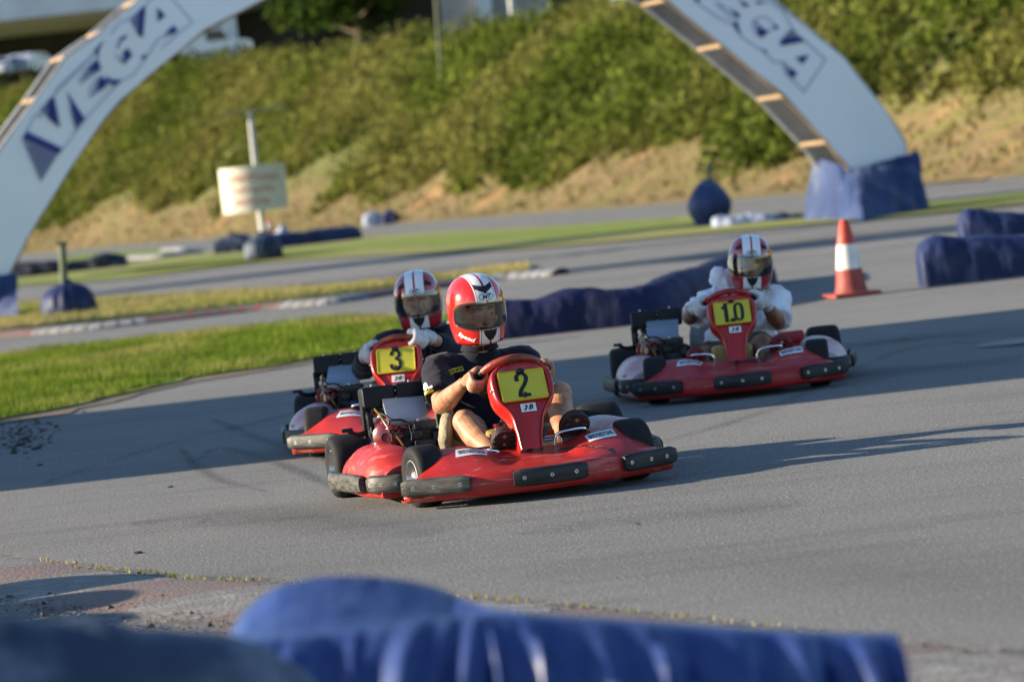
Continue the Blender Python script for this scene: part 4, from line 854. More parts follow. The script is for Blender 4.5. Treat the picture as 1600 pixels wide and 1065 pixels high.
# ================================================================== KARTS (local frame: front = -Y, driver's right = -X)
def fairing_yf(x): return -.885+.62*x*x if abs(x) < .36 else -.885+.62*.1296+(abs(x)-.36)*.56
def smooth(a, b_, x):
    t = min(1, max(0, (x-a)/(b_-a))); return t*t*(3-2*t)
def ztop(x):
    a = abs(x)
    if a < .40: return .198+.036*smooth(.14, .28, a)
    return .234-.098*smooth(.38, .52, a)
def build_fairing(red, root, worn):
    b = BM(); rows = []
    for i in range(61):
        x = -.578+1.156*i/60; a = abs(x); yf = fairing_yf(x); zt = ztop(x); yr = -.50-.15*smooth(.40, .54, a)+.04*smooth(.2,.1,a); e = smooth(.58, .52, a)
        dent = .016*smooth(.20, .13, a)
        prof = [(yf+.10, .040), (yf+.035, .036), (yf+.008, .044), (yf, .060), (yf+.002, .100), (yf+.010, .126), (yf+.026, .138)]
        y0 = yf+.026
        for k in range(1, 9):
            u = k/9; yy = y0+(yr-.03-y0)*u; zz = .138+(zt-.138)*(.85*u+.15*math.sin(u*math.pi/2)); prof.append((yy, zz-dent*math.sin(u*math.pi)**2*(1 if .25 < u else .5)))
        prof += [(yr-.022, zt), (yr-.006, zt-.004), (yr, zt-.016), (yr+.002, zt-.05), (yr-.004, .09), (yr-.01, .05)]
        rows.append([(x, y, .045+(z-.045)*(.35+.65*e) if z > .045 else z) for y, z in prof])
    grid(b, rows); bmesh.ops.recalc_face_normals(b, faces=b.faces[:])
    fo = obj('front_fairing', b, [red], root, 50)
    if sum(p.normal.z*p.area for p in fo.data.polygons) < 0: fo.data.flip_normals()
    sm = fo.modifiers.new('thickness', 'SOLIDIFY'); sm.thickness = .004; sm.offset = -1
    def block(path, h=.074, th=.030, zc=.100, bolts=(.2, .5, .8), m='rubber', parent=fo, name='bumper_block', squeeze=True):
        b = BM(); P = [Vector((p[0], p[1], 0)) for p in cr(path, 7)]; rows = []; n = 20; outn = []
        for i, p in enumerate(P):
            t = (P[min(i+1, len(P)-1)]-P[max(i-1, 0)]).normalized(); nn = Vector((t.y, -t.x, 0)); outn.append(nn)
            e = min(i, len(P)-1-i)/3; s = math.sqrt(min(1, .60+.40*e)) if e < 1 else 1; row = []
            for k in range(n):
                a = 2*math.pi*k/n; cx, sz = math.cos(a), math.sin(a); ax = math.copysign(abs(cx)**.45, cx)*th/2*s; az = math.copysign(abs(sz)**.45, sz)*h/2*(s if squeeze else 1)
                if cx > 0: ax += .003*math.cos(a*2)
                row.append(p+nn*(ax+.008)+Vector((0, 0, zc+az)))
            rows.append(row)
        grid(b, rows, True, 0, True, True); bmesh.ops.recalc_face_normals(b, faces=b.faces[:])
        for u in bolts:
            i = int(u*(len(P)-1)); p = P[i]+outn[i]*(.008+th/2)+Vector((0, 0, zc)); cyl(b, p-outn[i]*.006, p+outn[i]*.003, .0085, 12, 1); cyl(b, p+outn[i]*.003, p+outn[i]*.0045, .0035, 8, 2)
        return obj(name, b, [m, 'steel', 'ink'], parent, 40)
    fy = lambda x: fairing_yf(x)
    block([(x, fy(x)) for x in (-.155, -.08, 0, .08, .155)], bolts=(.16, .5, .84))
    L = [(x, fy(x)) for x in (-.325, -.39, -.46, -.53, -.585)]; block([L[4], L[3], L[2], L[1], L[0]], bolts=(.22, .52, .86), m='rubber_worn' if worn else 'rubber')
    block([(-x, y) for x, y in L], bolts=(.14, .48, .78))
    return fo, block
def build_pod(side, red, root, block, worn):
    b = BM(); rows = []
    for i in range(25):
        u = i/24; y = -.335+.655*u; f = .66+.34*smooth(0, .26, u); f *= 1-.12*smooth(.85, 1, u); tuck = .05*(1-smooth(0, .35, u))
        pr = [(.405, .06), (.408, .15), (.418, .200), (.445, .232), (.485, .241), (.535, .239), (.585, .224), (.625, .188), (.647, .145), (.652, .10), (.655, .065), (.645, .042), (.60, .036)]
        rows.append([(side*(x-tuck*(x-.4)/.25), y+.02*(1-u)*(z/.24), .04+(z-.04)*f) for x, z in cr(pr, 2)])
    b2 = grid(b, rows, cap0=True, cap1=True); bmesh.ops.recalc_face_normals(b, faces=b.faces[:])
    po = obj('side_pod', b, [red], root, 50)
    sm = po.modifiers.new('thickness', 'SOLIDIFY'); sm.thickness = .004; sm.offset = -1
    s = side; A_ = [(s*.50, -.345), (s*.56, -.325), (s*.612, -.285), (s*.635, -.235)]; B_ = [(s*.655, -.19), (s*.672, -.05), (s*.69, .10), (s*.705, .22), (s*.69, .30)]
    if s < 0: A_ = A_[::-1]; B_ = B_[::-1]
    else: pass
    # order so that the outward normal points away from the kart
    block(A_, bolts=(.2, .5, .8), parent=po, m='rubber_worn' if worn else 'rubber', h=.078, zc=.100)
    block(B_, bolts=(.3, .6), parent=po, m='rubber_worn' if worn else 'rubber', h=.080, zc=.100)
    return po
def build_wheel(c, r, wd, root, steer=0, ydir=1):
    """centre c, radius r, width wd, axle along X"""
    rt = empty('wheel'); rt.parent = root; rt.location = c; rt.rotation_euler = (0, 0, steer)
    pr = [(-.44, .52), (-.47, .60), (-.50, .72), (-.50, .84), (-.46, .93), (-.38, .985), (-.25, 1.0), (0, 1.005), (.25, 1.0), (.38, .985), (.46, .93), (.50, .84), (.50, .72), (.47, .60), (.44, .52)]
    b = BM(); n = 48; rows = [[(x*wd, math.cos(2*math.pi*k/n)*rr*r, math.sin(2*math.pi*k/n)*rr*r) for k in range(n)] for x, rr in pr]; grid(b, rows, True); bmesh.ops.recalc_face_normals(b, faces=b.faces[:])
    obj('tyre', b, 'tyre', rt, 40)
    b = BM(); pr = [(-.42, .54), (-.45, .56), (-.46, .52), (-.36, .46), (-.20, .42), (-.16, .20), (-.22, .18), (-.22, .02), (.22, .02), (.22, .18), (.16, .2), (.2, .42), (.36, .46), (.46, .52), (.45, .56), (.42, .54)]
    grid(b, [[(x*wd, math.cos(2*math.pi*k/32)*rr*r, math.sin(2*math.pi*k/32)*rr*r) for k in range(32)] for x, rr in pr], True, cap0=False); bmesh.ops.recalc_face_normals(b, faces=b.faces[:])
    for k in range(3):
        a = 2*math.pi*k/3
        for s in (-1, 1): cyl(b, (s*.24*wd, math.cos(a)*r*.11, math.sin(a)*r*.11), (s*.18*wd, math.cos(a)*r*.11, math.sin(a)*r*.11), .006, 8)
    obj('rim', b, 'steel', rt, 35)
    return rt
def B_logo(b, fn, cx, cy, s, k=1):
    # slanted black mark with a red wedge
    V, F = text_mesh('B', s*1.05, bold=.0012, shear=.35, sx=1.15); add_flat(b, ([(x+cx+s*.30, y+cy) for x, y in V], F), fn, k)
    add_flat(b, subdiv_poly([(cx-s*.85, cy-s*.42), (cx-s*.52, cy-s*.42), (cx-s*.10, cy+s*.16), (cx-s*.22, cy+s*.36)], .01), fn, k)
    add_flat(b, subdiv_poly([(cx-s*.62, cy+s*.42), (cx-s*.1, cy+s*.42), (cx-s*.28, cy+s*.16), (cx-s*.50, cy+s*.16)], .01), fn, k+1)

def stroke(pts, w_, sc, dx):                              # bold stencil stroke as one ribbon
    P = [Vector((p[0], p[1])) for p in (cr(pts, 6) if len(pts) > 2 else pts)]; V = []
    for i, p in enumerate(P):
        t = (P[min(i+1, len(P)-1)]-P[max(i-1, 0)]).normalized(); n_ = Vector((-t.y, t.x*.62)); V += [((p+n_*w_*s).x*sc*.88+dx, (p+n_*w_*s).y*sc) for s in (-.5, .5)]
    return V, [(2*i, 2*i+1, 2*i+3, 2*i+2) for i in range(len(P)-1)]
DIG = {'2': ([[(-.40, .30), (-.40, .62), (-.05, .86), (.30, .70), (.36, .40), (.12, .02), (-.22, -.36), (-.38, -.70)], [(-.52, -.74), (.50, -.74)]], .34),
       '3': ([[(-.42, .40), (-.34, .72), (0, .86), (.32, .66), (.30, .30), (-.06, .10)], [(-.06, .12), (.34, -.06), (.42, -.42), (.22, -.80), (-.16, -.84), (-.44, -.62), (-.46, -.34)]], .34),
       '1': ([[(-.42, .42), (-.10, .60)], [(.0, .92), (.0, -.90)]], .42), '0': ([[(0, .80), (-.30, .60), (-.38, 0), (-.30, -.62), (0, -.80)], [(0, .80), (.30, .60), (.38, 0), (.30, -.62), (0, -.80)]], .34)}
PT = Vector((0, -.425, .545)); PB = Vector((0, -.60, .195))       # top and bottom of the steering fairing's front face
PDIR = (PT-PB).normalized(); PN = Vector((0, -PDIR.z, PDIR.y))
def pan(x, z, off=0):                                       # x, height z -> point on the panel's face
    t = (z-PB.z)/(PT.z-PB.z); return PB.lerp(PT, t)+Vector((x, 0, 0))+PN*off
def build_panel(root, number, cx=0, turn=0):
    prof = [(.192, .050), (.215, .053), (.25, .056), (.285, .064), (.315, .070), (.340, .082), (.362, .100), (.382, .118), (.402, .130), (.430, .137), (.462, .139), (.492, .137), (.512, .130), (.530, .112), (.541, .085), (.547, .05), (.549, .012)]
    b = BM(); rows = []
    for z, hw in cr(prof, 2):
        row = []; hw *= .96
        plate = smooth(.372, .392, z)*smooth(.535, .520, z)
        # across: rolled rim, recessed face
        for u, off in ((-1.0, -.090), (-1.03, -.040), (-1.02, -.008), (-.97, .006), (-.90, .008), (-.84, .002), (-.80, -.004), (-.5, -.004+.004*(1-plate)), (0, -.004+.010*(1-plate)), (.5, -.004+.004*(1-plate)), (.80, -.004), (.84, .002), (.90, .008), (.97, .006), (1.02, -.008), (1.03, -.040), (1.0, -.090)):
            e = smooth(.549, .535, z)
            row.append(pan(cx*smooth(.19, .40, z)+hw*u, z, off*(.4+.6*e) if off > -.02 else off*(1)))
        rows.append(row)
    grid(b, rows); bmesh.ops.recalc_face_normals(b, faces=b.faces[:]); po = obj('front_panel', b, ['panel'], root, 60)
    bb = BM(); 
    # plate
    pw, z0, z1 = .101, .390, .514; b = BM(); f = lambda u, v, o=0: pan(cx+u, (z0+z1)/2+v, o)
    hw, hh = pw, (z1-z0)/2
    def rr(hw, hh, r, off): return [f(sx*(hw-r)+r*math.cos(a), sy*(hh-r)+r*math.sin(a), off) for sx, sy, a0 in ((1, 1, 0), (-1, 1, 90), (-1, -1, 180), (1, -1, 270)) for a in (R(a0+30*k) for k in range(4))]
    grid(b, [rr(hw, hh, .010, .000), rr(hw, hh, .010, .009), rr(hw-.004, hh-.004, .008, .010), rr(hw-.006, hh-.006, .006, .0075)], True, 1); poly(b, rr(hw-.006, hh-.006, .006, .0074), 0)
    dx0 = 0 if len(number) == 1 else -.034
    for ch in number:
        strokes, wd_ = DIG[ch]
        for si, st_ in enumerate(strokes): add_flat(b, stroke(st_, wd_, .060, dx0), lambda u, v, si=si: f(u, v*.95, .0092+.0005*si), 2)
        dx0 += .070 if ch == '1' else .055
    # fixing clips top and bottom centre
    for v, s in ((hh-.006, 1), (-hh+.018, .9)):
        cyl(b, f(.0, v, .006), f(.0, v, .022), .010*s, 12, 2); 
        for du, dv in ((-.012, 0), (.012, 0), (0, .008)): cyl(b, f(du*s, v+dv*s, .008), f(du*s, v+dv*s, .018), .0065*s, 8, 2)
    obj('number_plate', b, ['yellow', 'yelframe', 'ink'], po, 35)
    b = BM(); g = lambda u, v, o=.0075: pan(cx*.9+.004+u, .357+v, o+.004*math.cos(u*20)); add_flat(b, rect_grid(.066, .034, 6, 3), g, 0); B_logo(b, lambda u, v: g(u, v, .0088), 0, 0, .026); obj('sticker', b, ['white', 'ink', 'redink'], po, None)
    b = BM()
    for s in (-1, 1): sphere(b, pan(cx*.9+s*.136, .445, -.004), .006, u=8, v=6)
    obj('bolts', b, 'steel', po)
    return po
WC = Vector((.008, -.30, .484)); WR = .143; WN = Vector((0, .60, .80)); WT = Vector((0, -.80, .60))
def build_steering(root, m1, m2='black', C=WC):
    rt = empty('steering_wheel'); rt.parent = root; b = BM(); n = 64; rows = []
    for i in range(n):
        a = 2*math.pi*i/n; ca, sa = math.cos(a), math.sin(a); rad = Vector((1, 0, 0))*ca+WT*sa; flat = 1 if sa > -.8 else .93; c = C+rad*WR*flat
        rows.append([c+(rad*math.cos(t)+WN*math.sin(t))*.0165 for t in (2*math.pi*k/12 for k in range(12))])
    rows.append(rows[0]); 
    vs = [[b.verts.new(p) for p in r] for r in rows[:-1]]
    for i in range(n):
        ang = math.degrees(2*math.pi*i/n) % 360; mi = 0 if 35 < ang < 150 else 1
        for k in range(12): b.faces.new((vs[i][k], vs[i][(k+1) % 12], vs[(i+1) % n][(k+1) % 12], vs[(i+1) % n][k])).material_index = mi
    bmesh.ops.recalc_face_normals(b, faces=b.faces[:]); obj('rim', b, [m1, m2], rt)
    for k in range(3):
        a = R((90, 210, 330)[k]); b = BM(); rad = Vector((1, 0, 0))*math.cos(a)+WT*math.sin(a); tube(b, [C-WN*.03, C+rad*WR*.5-WN*.018, C+rad*WR*.98], [.014, .012, .011], 8, flat=1.6); obj('spoke', b, 'wheelred' if m1 == 'wheelred' else 'frame', rt)
    b = BM(); cyl(b, C-WN*.045, C-WN*.02, .03, 16); obj('hub', b, 'frame', rt)
    b = BM(); tube(b, [C-WN*.03, Vector((0, -.62, .10))], .012, 10, sub=1); obj('steering_column', b, 'frame', root)
def build_seat(root, m='seat'):
    b = BM(); prof = [(-.02, .095, .17, .02), (.06, .060, .18, .07), (.16, .050, .185, .12), (.27, .065, .19, .16), (.36, .12, .19, .17), (.41, .20, .185, .13), (.44, .28, .18, .09), (.455, .35, .165, .05), (.462, .39, .14, .02)]
    rows = []; P = cr(prof, 4)
    for i, (y, z, hw, wing) in enumerate(P):
        a, c = P[max(i-1, 0)], P[min(i+1, len(P)-1)]; t = Vector((0, c[0]-a[0], c[1]-a[1])).normalized(); nn = Vector((0, -t.z, t.y)); row = []
        for k in range(17):
            u = -1+2*k/16; s = abs(u); x = math.copysign(hw*min(1.05, s*1.35)**.9 if s < .75 else hw*(1.0+.10*(s-.75)*4), u); lift = wing*max(0, (s-.45)/.55)**1.6
            row.append(Vector((x, y, z))+nn*lift)
        rows.append(row)
    grid(b, rows); bmesh.ops.recalc_face_normals(b, faces=b.faces[:]); o = obj('seat', b, [m, 'seatin'], root, 70); s = o.modifiers.new('t', 'SOLIDIFY'); s.thickness = .010; s.offset = 0; s2 = o.modifiers.new('b', 'BEVEL'); s2.width = .003; s2.segments = 2
    # inner padding
    return o
def build_engine(root):
    rt = empty('engine'); rt.parent = root
    b = BM()                                                 # air filter box in two halves
    rot = Matrix.Rotation(R(-6), 3, 'X')
    box(b, (-.452, .36, .430), (.150, .10, .100), 0, .016, rot, 3); box(b, (-.303, .362, .432), (.138, .098, .098), 0, .014, rot, 3); box(b, (-.38, .37, .43), (.24, .07, .09), 0, .01)
    for x in (-.47, -.30): cyl(b, (x, .36, .478), (x, .36, .492), .006, 8, 1)
    for z in (.395, .425, .455): sphere(b, (-.376, .308, z), .004, 1, 8, 6)
    obj('air_filter_box', b, ['black', 'steel'], rt)
    b = BM(); rot = Matrix.Rotation(R(33), 3, 'X')@Matrix.Rotation(R(-4), 3, 'Z'); box(b, (-.356, .215, .376), (.182, .165, .006), 0, .002, rot); box(b, (-.356, .144, .320), (.182, .005, .024), 0, .002, Matrix.Rotation(R(8), 3, 'X')); box(b, (-.446, .213, .364), (.005, .160, .024), 0, .002, rot)
    obj('heat_shield', b, 'shield', rt, 30)
    # red fan shroud with slots
    b = BM(); pr = [(.058, .0), (.070, .010), (.072, .03), (.066, .046), (.045, .056), (.02, .058), (.018, .050), (.001, .050)]
    ax = Vector((-.55, -.83, .05)).normalized(); u = Vector((0, 0, 1)); u = (u-ax*u.dot(ax)).normalized(); v = ax.cross(u); c = Vector((-.44, .20, .262))
    grid(b, [[c+ax*h+(u*math.cos(k)+v*math.sin(k))*r for k in (2*math.pi*i/28 for i in range(28))] for r, h in pr], True, 0)
    box(b, (-.475, .22, .20), (.10, .12, .09), 0, .015); box(b, (-.40, .20, .300), (.11, .09, .06), 0, .018, Matrix.Rotation(R(20), 3, 'Y'))
    sphere(b, (-.415, .118, .262), (.020, .018, .020)); sphere(b, (-.44, .14, .30), (.03, .025, .02))
    for i in range(7): box(b, (-.515+i*.014, .157, .205), (.005, .006, .045), 1, 0)
    for i in range(5):
        a = R(200+i*28); p = c+ax*.080+(u*math.cos(a)+v*math.sin(a))*.04; box(b, tuple(p), (.005, .02, .018), 1, 0)
    bmesh.ops.recalc_face_normals(b, faces=b.faces[:]); obj('fan_shroud', b, ['redgloss', 'ink'], rt)
    b = BM()                                                 # finned cylinder block and crank case
    for i in range(9): box(b, (-.335, .19, .175+i*.013), (.145-.004*(i % 2), .15-.004*(i % 3), .006), 0, .002)
    box(b, (-.335, .19, .225), (.125, .13, .12), 0, .01); box(b, (-.305, .10, .20), (.08, .06, .08), 0, .014); box(b, (-.345, .105, .262), (.05, .05, .035), 0, .01); cyl(b, (-.27, .12, .23), (-.235, .12, .23), .035, 16); box(b, (-.33, .2, .12), (.20, .24, .04), 0, .008)
    box(b, (-.30, .12, .305), (.10, .05, .035), 0, .008); cyl(b, (-.30, .085, .21), (-.30, .06, .21), .022, 14); box(b, (-.345, .075, .225), (.03, .02, .03), 0, .004)
    obj('cylinder_block', b, 'cyl', rt)
    b = BM(); tube(b, [(-.478, .30, .385), (-.475, .19, .355), (-.46, .135, .310), (-.43, .10, .265), (-.405, .09, .215), (-.39, .10, .18)], .0055, 8); obj('fuel_hose', b, 'hose', rt)
    b = BM(); tube(b, [(-.50, .33, .39), (-.512, .30, .36), (-.51, .27, .32), (-.505, .24, .26)], .012, 8); tube(b, [(-.47, .31, .38), (-.44, .27, .355), (-.40, .26, .35)], .015, 8); box(b, (-.508, .28, .33), (.028, .05, .07), 0, .006); box(b, (-.49, .22, .285), (.02, .03, .06), 0, .004); box(b, (-.525, .33, .33), (.016, .05, .14), 0, .004)
    tube(b, [(-.36, .09, .30), (-.352, .085, .25), (-.36, .08, .20)], .0022, 6); tube(b, [(-.375, .09, .31), (-.37, .08, .26), (-.385, .09, .2)], .0022, 6); tube(b, [(-.47, .17, .37), (-.44, .12, .34), (-.40, .13, .335), (-.36, .11, .31)], .005, 6)
    obj('carburettor', b, 'black', rt)
    b = BM(); box(b, (-.488, .262, .338), (.024, .02, .026), 0, .004); obj('bracket', b, 'steel', rt)
    b = BM(); sphere(b, (-.47, .24, .352), .011, u=10, v=6); obj('fuel_tap', b, 'steel', rt)
    b = BM(); sphere(b, (-.325, .128, .322), (.008, .006, .012)); obj('spark_plug', b, 'steel', rt)
    b = BM(); tube(b, [(-.53, .30, .285), (-.575, .27, .285), (-.612, .25, .305)], [.012, .012, .010], 8); box(b, (-.62, .25, .31), (.05, .02, .018), 0, .005); obj('choke_lever', b, 'black', rt)
    b = BM(); tube(b, [(-.28, .16, .27), (-.24, .2, .26), (-.22, .3, .22), (-.26, .42, .2)], [.018, .02, .03, .045], 10); obj('exhaust', b, 'cyl', rt)
    return rt
def build_kart(loc, yaw, number, label, red, pods, worn, rim, steer=0.0, cx=0.0, gl=0.0):
    rt = empty('racing_kart', loc, yaw); tag(rt, label, 'kart', 'rental karts racing on the track')
    fo, block = build_fairing(red, rt, worn)
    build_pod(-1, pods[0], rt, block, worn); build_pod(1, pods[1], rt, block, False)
    for s in (-1, 1):
        build_wheel((s*.450, -.50, .130), .130, .125, rt, steer); build_wheel((s*.575, .50, .140), .140, .185, rt)
    bv = bvh_of(fo)
    for s in (-1, 1):                                        # lettered stickers on the fairing's shoulders
        fn = projector(bv, (s*(.262 if s < 0 else .30), -.60, .6), (1, .0, 0) if s < 0 else (.97, .24, 0), (0, 1, 0) if s < 0 else (-.24, .97, 0), (0, 0, -1), .0025)
        b = BM(); add_flat(b, rect_grid(.134, .074, 12, 5, shear=.25), fn, 0)
        V, F = text_mesh('BRIDGESTONE', .026, bold=.0006, shear=.25, sx=.68); fn2 = projector(bv, (s*(.262 if s < 0 else .30), -.60, .6), (1, .0, 0) if s < 0 else (.97, .24, 0), (0, 1, 0) if s < 0 else (-.24, .97, 0), (0, 0, -1), .0042); add_flat(b, ([(x, y*1.9) for x, y in V], F), fn2, 1)
        obj('sticker', b, ['white', 'blueink' if number != '2' else 'ink'], fo, None)
    rs = random.Random(int(number)+40); b = BM(); fn = projector(bv, (0, -1.5, 0), (1, 0, 0), (0, 0, 1), (0, 1, 0), .0012); fn2 = projector(bv, (0, -1.5, 0), (1, 0, 0), (0, 0, 1), (0, 1, 0), .0018)
    def ragged(x0, z0, x1, z1, w_, n_=9):                     # an uneven smear between two points of the front face
        V = []
        for k in range(n_+1):
            u = k/n_; q = w_*math.sin(math.pi*min(.97, max(.03, u)))**.6*(.5+rs.random()); x, z = x0+(x1-x0)*u, z0+(z1-z0)*u+rs.uniform(-1, 1)*w_*.3; V += [(x, z-q/2), (x, z+q/2)]
        return V, [(2*k, 2*k+2, 2*k+3, 2*k+1) for k in range(n_)]
    for a_ in ((.10, .172, .24, .185, .006), (.20, .184, .285, .165, .008), (.285, .165, .315, .145, .022)) if number == '2' else ((.10, .168, .18, .172, .004),): add_flat(b, ragged(*a_), fn, 0); obj('scuff_mark', b, ['rubber'], fo, None); b = BM()
    for k in range(4): x = rs.uniform(-.30, .34); z = rs.uniform(.06, .14); add_flat(b, ragged(x, z, x+rs.uniform(.01, .03), z+rs.uniform(-.03, .03), rs.uniform(.002, .005)), fn, 0)
    obj('scuff_mark', b, ['rubber'], fo, None); b = BM()
    for k in range(16): x = rs.uniform(-.36, .30); z = rs.uniform(.055, .195); L_ = rs.uniform(.03, .12); add_flat(b, ragged(x, z, x+L_, z+rs.uniform(-.008, .012), rs.uniform(.0012, .0032)), fn2, 1)
    obj('scrape_mark', b, ['rubber', 'scrape'], fo, None)
    build_panel(rt, number, cx); build_steering(rt, rim); build_seat(rt); build_engine(rt)
    b = BM(); box(b, (.0, -.18, .170), (.23, .15, .19), 0, .035, None, 3); cyl(b, (-.03, -.16, .26), (-.03, -.16, .285), .028, 16, 1); obj('fuel_tank', b, ['tank', 'redgloss'], rt)
    b = BM(); box(b, (0, -.30, .050), (.52, .62, .008), 0, .003); obj('floor_tray', b, 'cyl', rt)
    b = BM()
    for s in (-1, 1): tube(b, [(s*.14, -.66, .07), (s*.24, -.50, .07), (s*.28, -.1, .06), (s*.30, .3, .07), (s*.30, .58, .10)], .015, 8)
    tube(b, [(-.40, -.50, .10), (-.2, -.48, .08), (.2, -.48, .08), (.40, -.50, .10)], .014, 8); tube(b, [(-.65, .42, .12), (-.3, .60, .12), (.3, .60, .12), (.65, .42, .12)], .014, 8)
    tube(b, [(-.60, -.28, .10), (-.3, -.2, .07)], .011, 8, sub=1); tube(b, [(.60, -.28, .10), (.3, -.2, .07)], .011, 8, sub=1); tube(b, [(-.64, .2, .10), (-.3, .15, .07)], .011, 8, sub=1); tube(b, [(.64, .2, .10), (.3, .15, .07)], .011, 8, sub=1)
    obj('chassis_frame', b, 'frame', rt)
    b = BM(); cyl(b, (-.53, .50, .14), (.53, .50, .14), .018, 14); obj('rear_axle', b, 'steel', rt)
    b = BM(); tube(b, [(-.50, .70, .15), (-.3, .72, .16), (.3, .72, .16), (.50, .70, .15)], .055, 14, flat=.85, ref=(0, 0, 1), round_ends=True); box(b, (.36, .44, .235), (.20, .10, .075), 0, .015); obj('rear_bumper', b, red, rt)
    for s in (-1, 1):                                        # chromed pedal guards
        g0 = gl if s < 0 else 0
        b = BM(); tube(b, [(x, y, z-g0*(z > .15)) for x, y, z in [(s*.115, -.52, .12), (s*.118, -.52, .20), (s*.135, -.525, .236), (s*.19, -.53, .246), (s*.245, -.525, .246), (s*.262, -.51, .232), (s*.265, -.49, .18)]], .0075, 8); obj('pedal_guard', b, 'chrome', rt)
        b = BM(); box(b, (s*.19, -.50, .17), (.07, .012, .10), 0, .004, Matrix.Rotation(R(-15), 3, 'X')); obj('pedal', b, 'frame', rt)
    return rt
K2 = ((-.10, 16.0, 0), R(13)); K3 = ((-.575, 19.6, 0), R(-3)); K10 = ((1.22, 20.85, 0), 0.0)
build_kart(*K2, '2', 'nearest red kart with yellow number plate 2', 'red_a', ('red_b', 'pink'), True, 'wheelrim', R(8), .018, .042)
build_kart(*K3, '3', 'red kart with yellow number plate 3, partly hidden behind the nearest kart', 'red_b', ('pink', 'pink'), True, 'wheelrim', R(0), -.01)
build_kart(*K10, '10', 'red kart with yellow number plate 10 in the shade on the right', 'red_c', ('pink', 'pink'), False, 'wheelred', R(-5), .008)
# ================================================================== DRIVERS (built in their kart's local frame)
def ell(bm, secs, n=24, mi=0):
    """loft of ellipses: (centre, rx, ry, axis tilt dir)"""
    rows = []
    S = cr([(*c, rx, ry) for c, rx, ry in secs], 5)
    for i, s in enumerate(S):
        a, c = S[max(i-1, 0)], S[min(i+1, len(S)-1)]; t = Vector((c[0]-a[0], c[1]-a[1], c[2]-a[2])).normalized(); u = Vector((1, 0, 0)); u = (u-t*u.dot(t)).normalized(); v = t.cross(u)
        rows.append([Vector(s[:3])+u*math.cos(k)*s[3]+v*math.sin(k)*s[4] for k in (2*math.pi*j/n for j in range(n))])
    grid(bm, rows, True, mi, True, True)
def wheel_frame(th):
    X = Vector((1, 0, 0)); c, s = math.cos(R(th)), math.sin(R(th)); out = X*c+WT*s; C = WC+out*WR; t = (X*s-WT*c) if c < 0 else (-X*s+WT*c); return C, out, t
def hand(bm, th, elbow, k=1.12, fat=0.0):
    C, out, t = wheel_frame(th); nr = WN; mcps = []
    offs = (.030, .010, -.010, -.029); ln = (1.0, 1.06, 1.0, .86)
    for o_, l_ in zip(offs, ln):
        c = C+t*o_*k; P = []
        for ph, rho in ((-18, .036), (38, .039), (88, .034), (140, .0285), (185, .027)):
            a = R(ph*(.94+.06*l_)); P.append(c+(out*math.cos(a)-nr*math.sin(a))*(rho+fat*.6)*(.93+.07*l_)*1.10+t*(.003 if ph > 80 else 0))
        tube(bm, P, [(.0108+fat)*l_, (.0100+fat)*l_, (.0092+fat)*l_, (.0086+fat)*l_, (.0074+fat)*l_], 10, round_ends=True); mcps.append(P[0])
    mid = sum(mcps, Vector())/4; d = (elbow-mid).normalized(); wrist = mid+d*.080
    for p in mcps: tube(bm, [wrist+(p-mid)*.45, wrist.lerp(p, .55)+(p-mid)*.1, p], [.016+fat, .0145+fat, .0115+fat], 10, round_ends=True)
    b0 = wrist.lerp(mid, .35)+t*.018+nr*.004; tube(bm, [b0, C+t*.044+nr*.018+out*.020, C+t*.043+nr*.030-out*.004, C+t*.036+nr*.024-out*.022], [.015+fat, .0125+fat, .0105+fat, .0085+fat], 10, round_ends=True)
    return wrist
def helm_pt(al, z, off=0.0):
    a = R(al); f = max(0, math.cos(a)); bk = max(0, -math.cos(a)); sd = abs(math.sin(a))
    if z >= 0: s = max(0, 1-(z/.158)**2.5)**(1/2.3)
    else:
        q = -z/.155; s = 1-(.13*f*f*q**3.0+.17*sd*sd*q**2.2+.34*bk*bk*q**1.7)+.035*f*f*math.sin(min(1, q)*math.pi)
    ry = .158 if math.cos(a) > 0 else .172
    return Vector((math.sin(a)*(.131*s+off), -math.cos(a)*(ry*s+off), z+(off*.6*(z/.158) if z > 0 else 0)))
def port_lo(al): return -.074+.022*(abs(al)/74)**2.4
def port_hi(al): return .037-.030*(abs(al)/74)**4
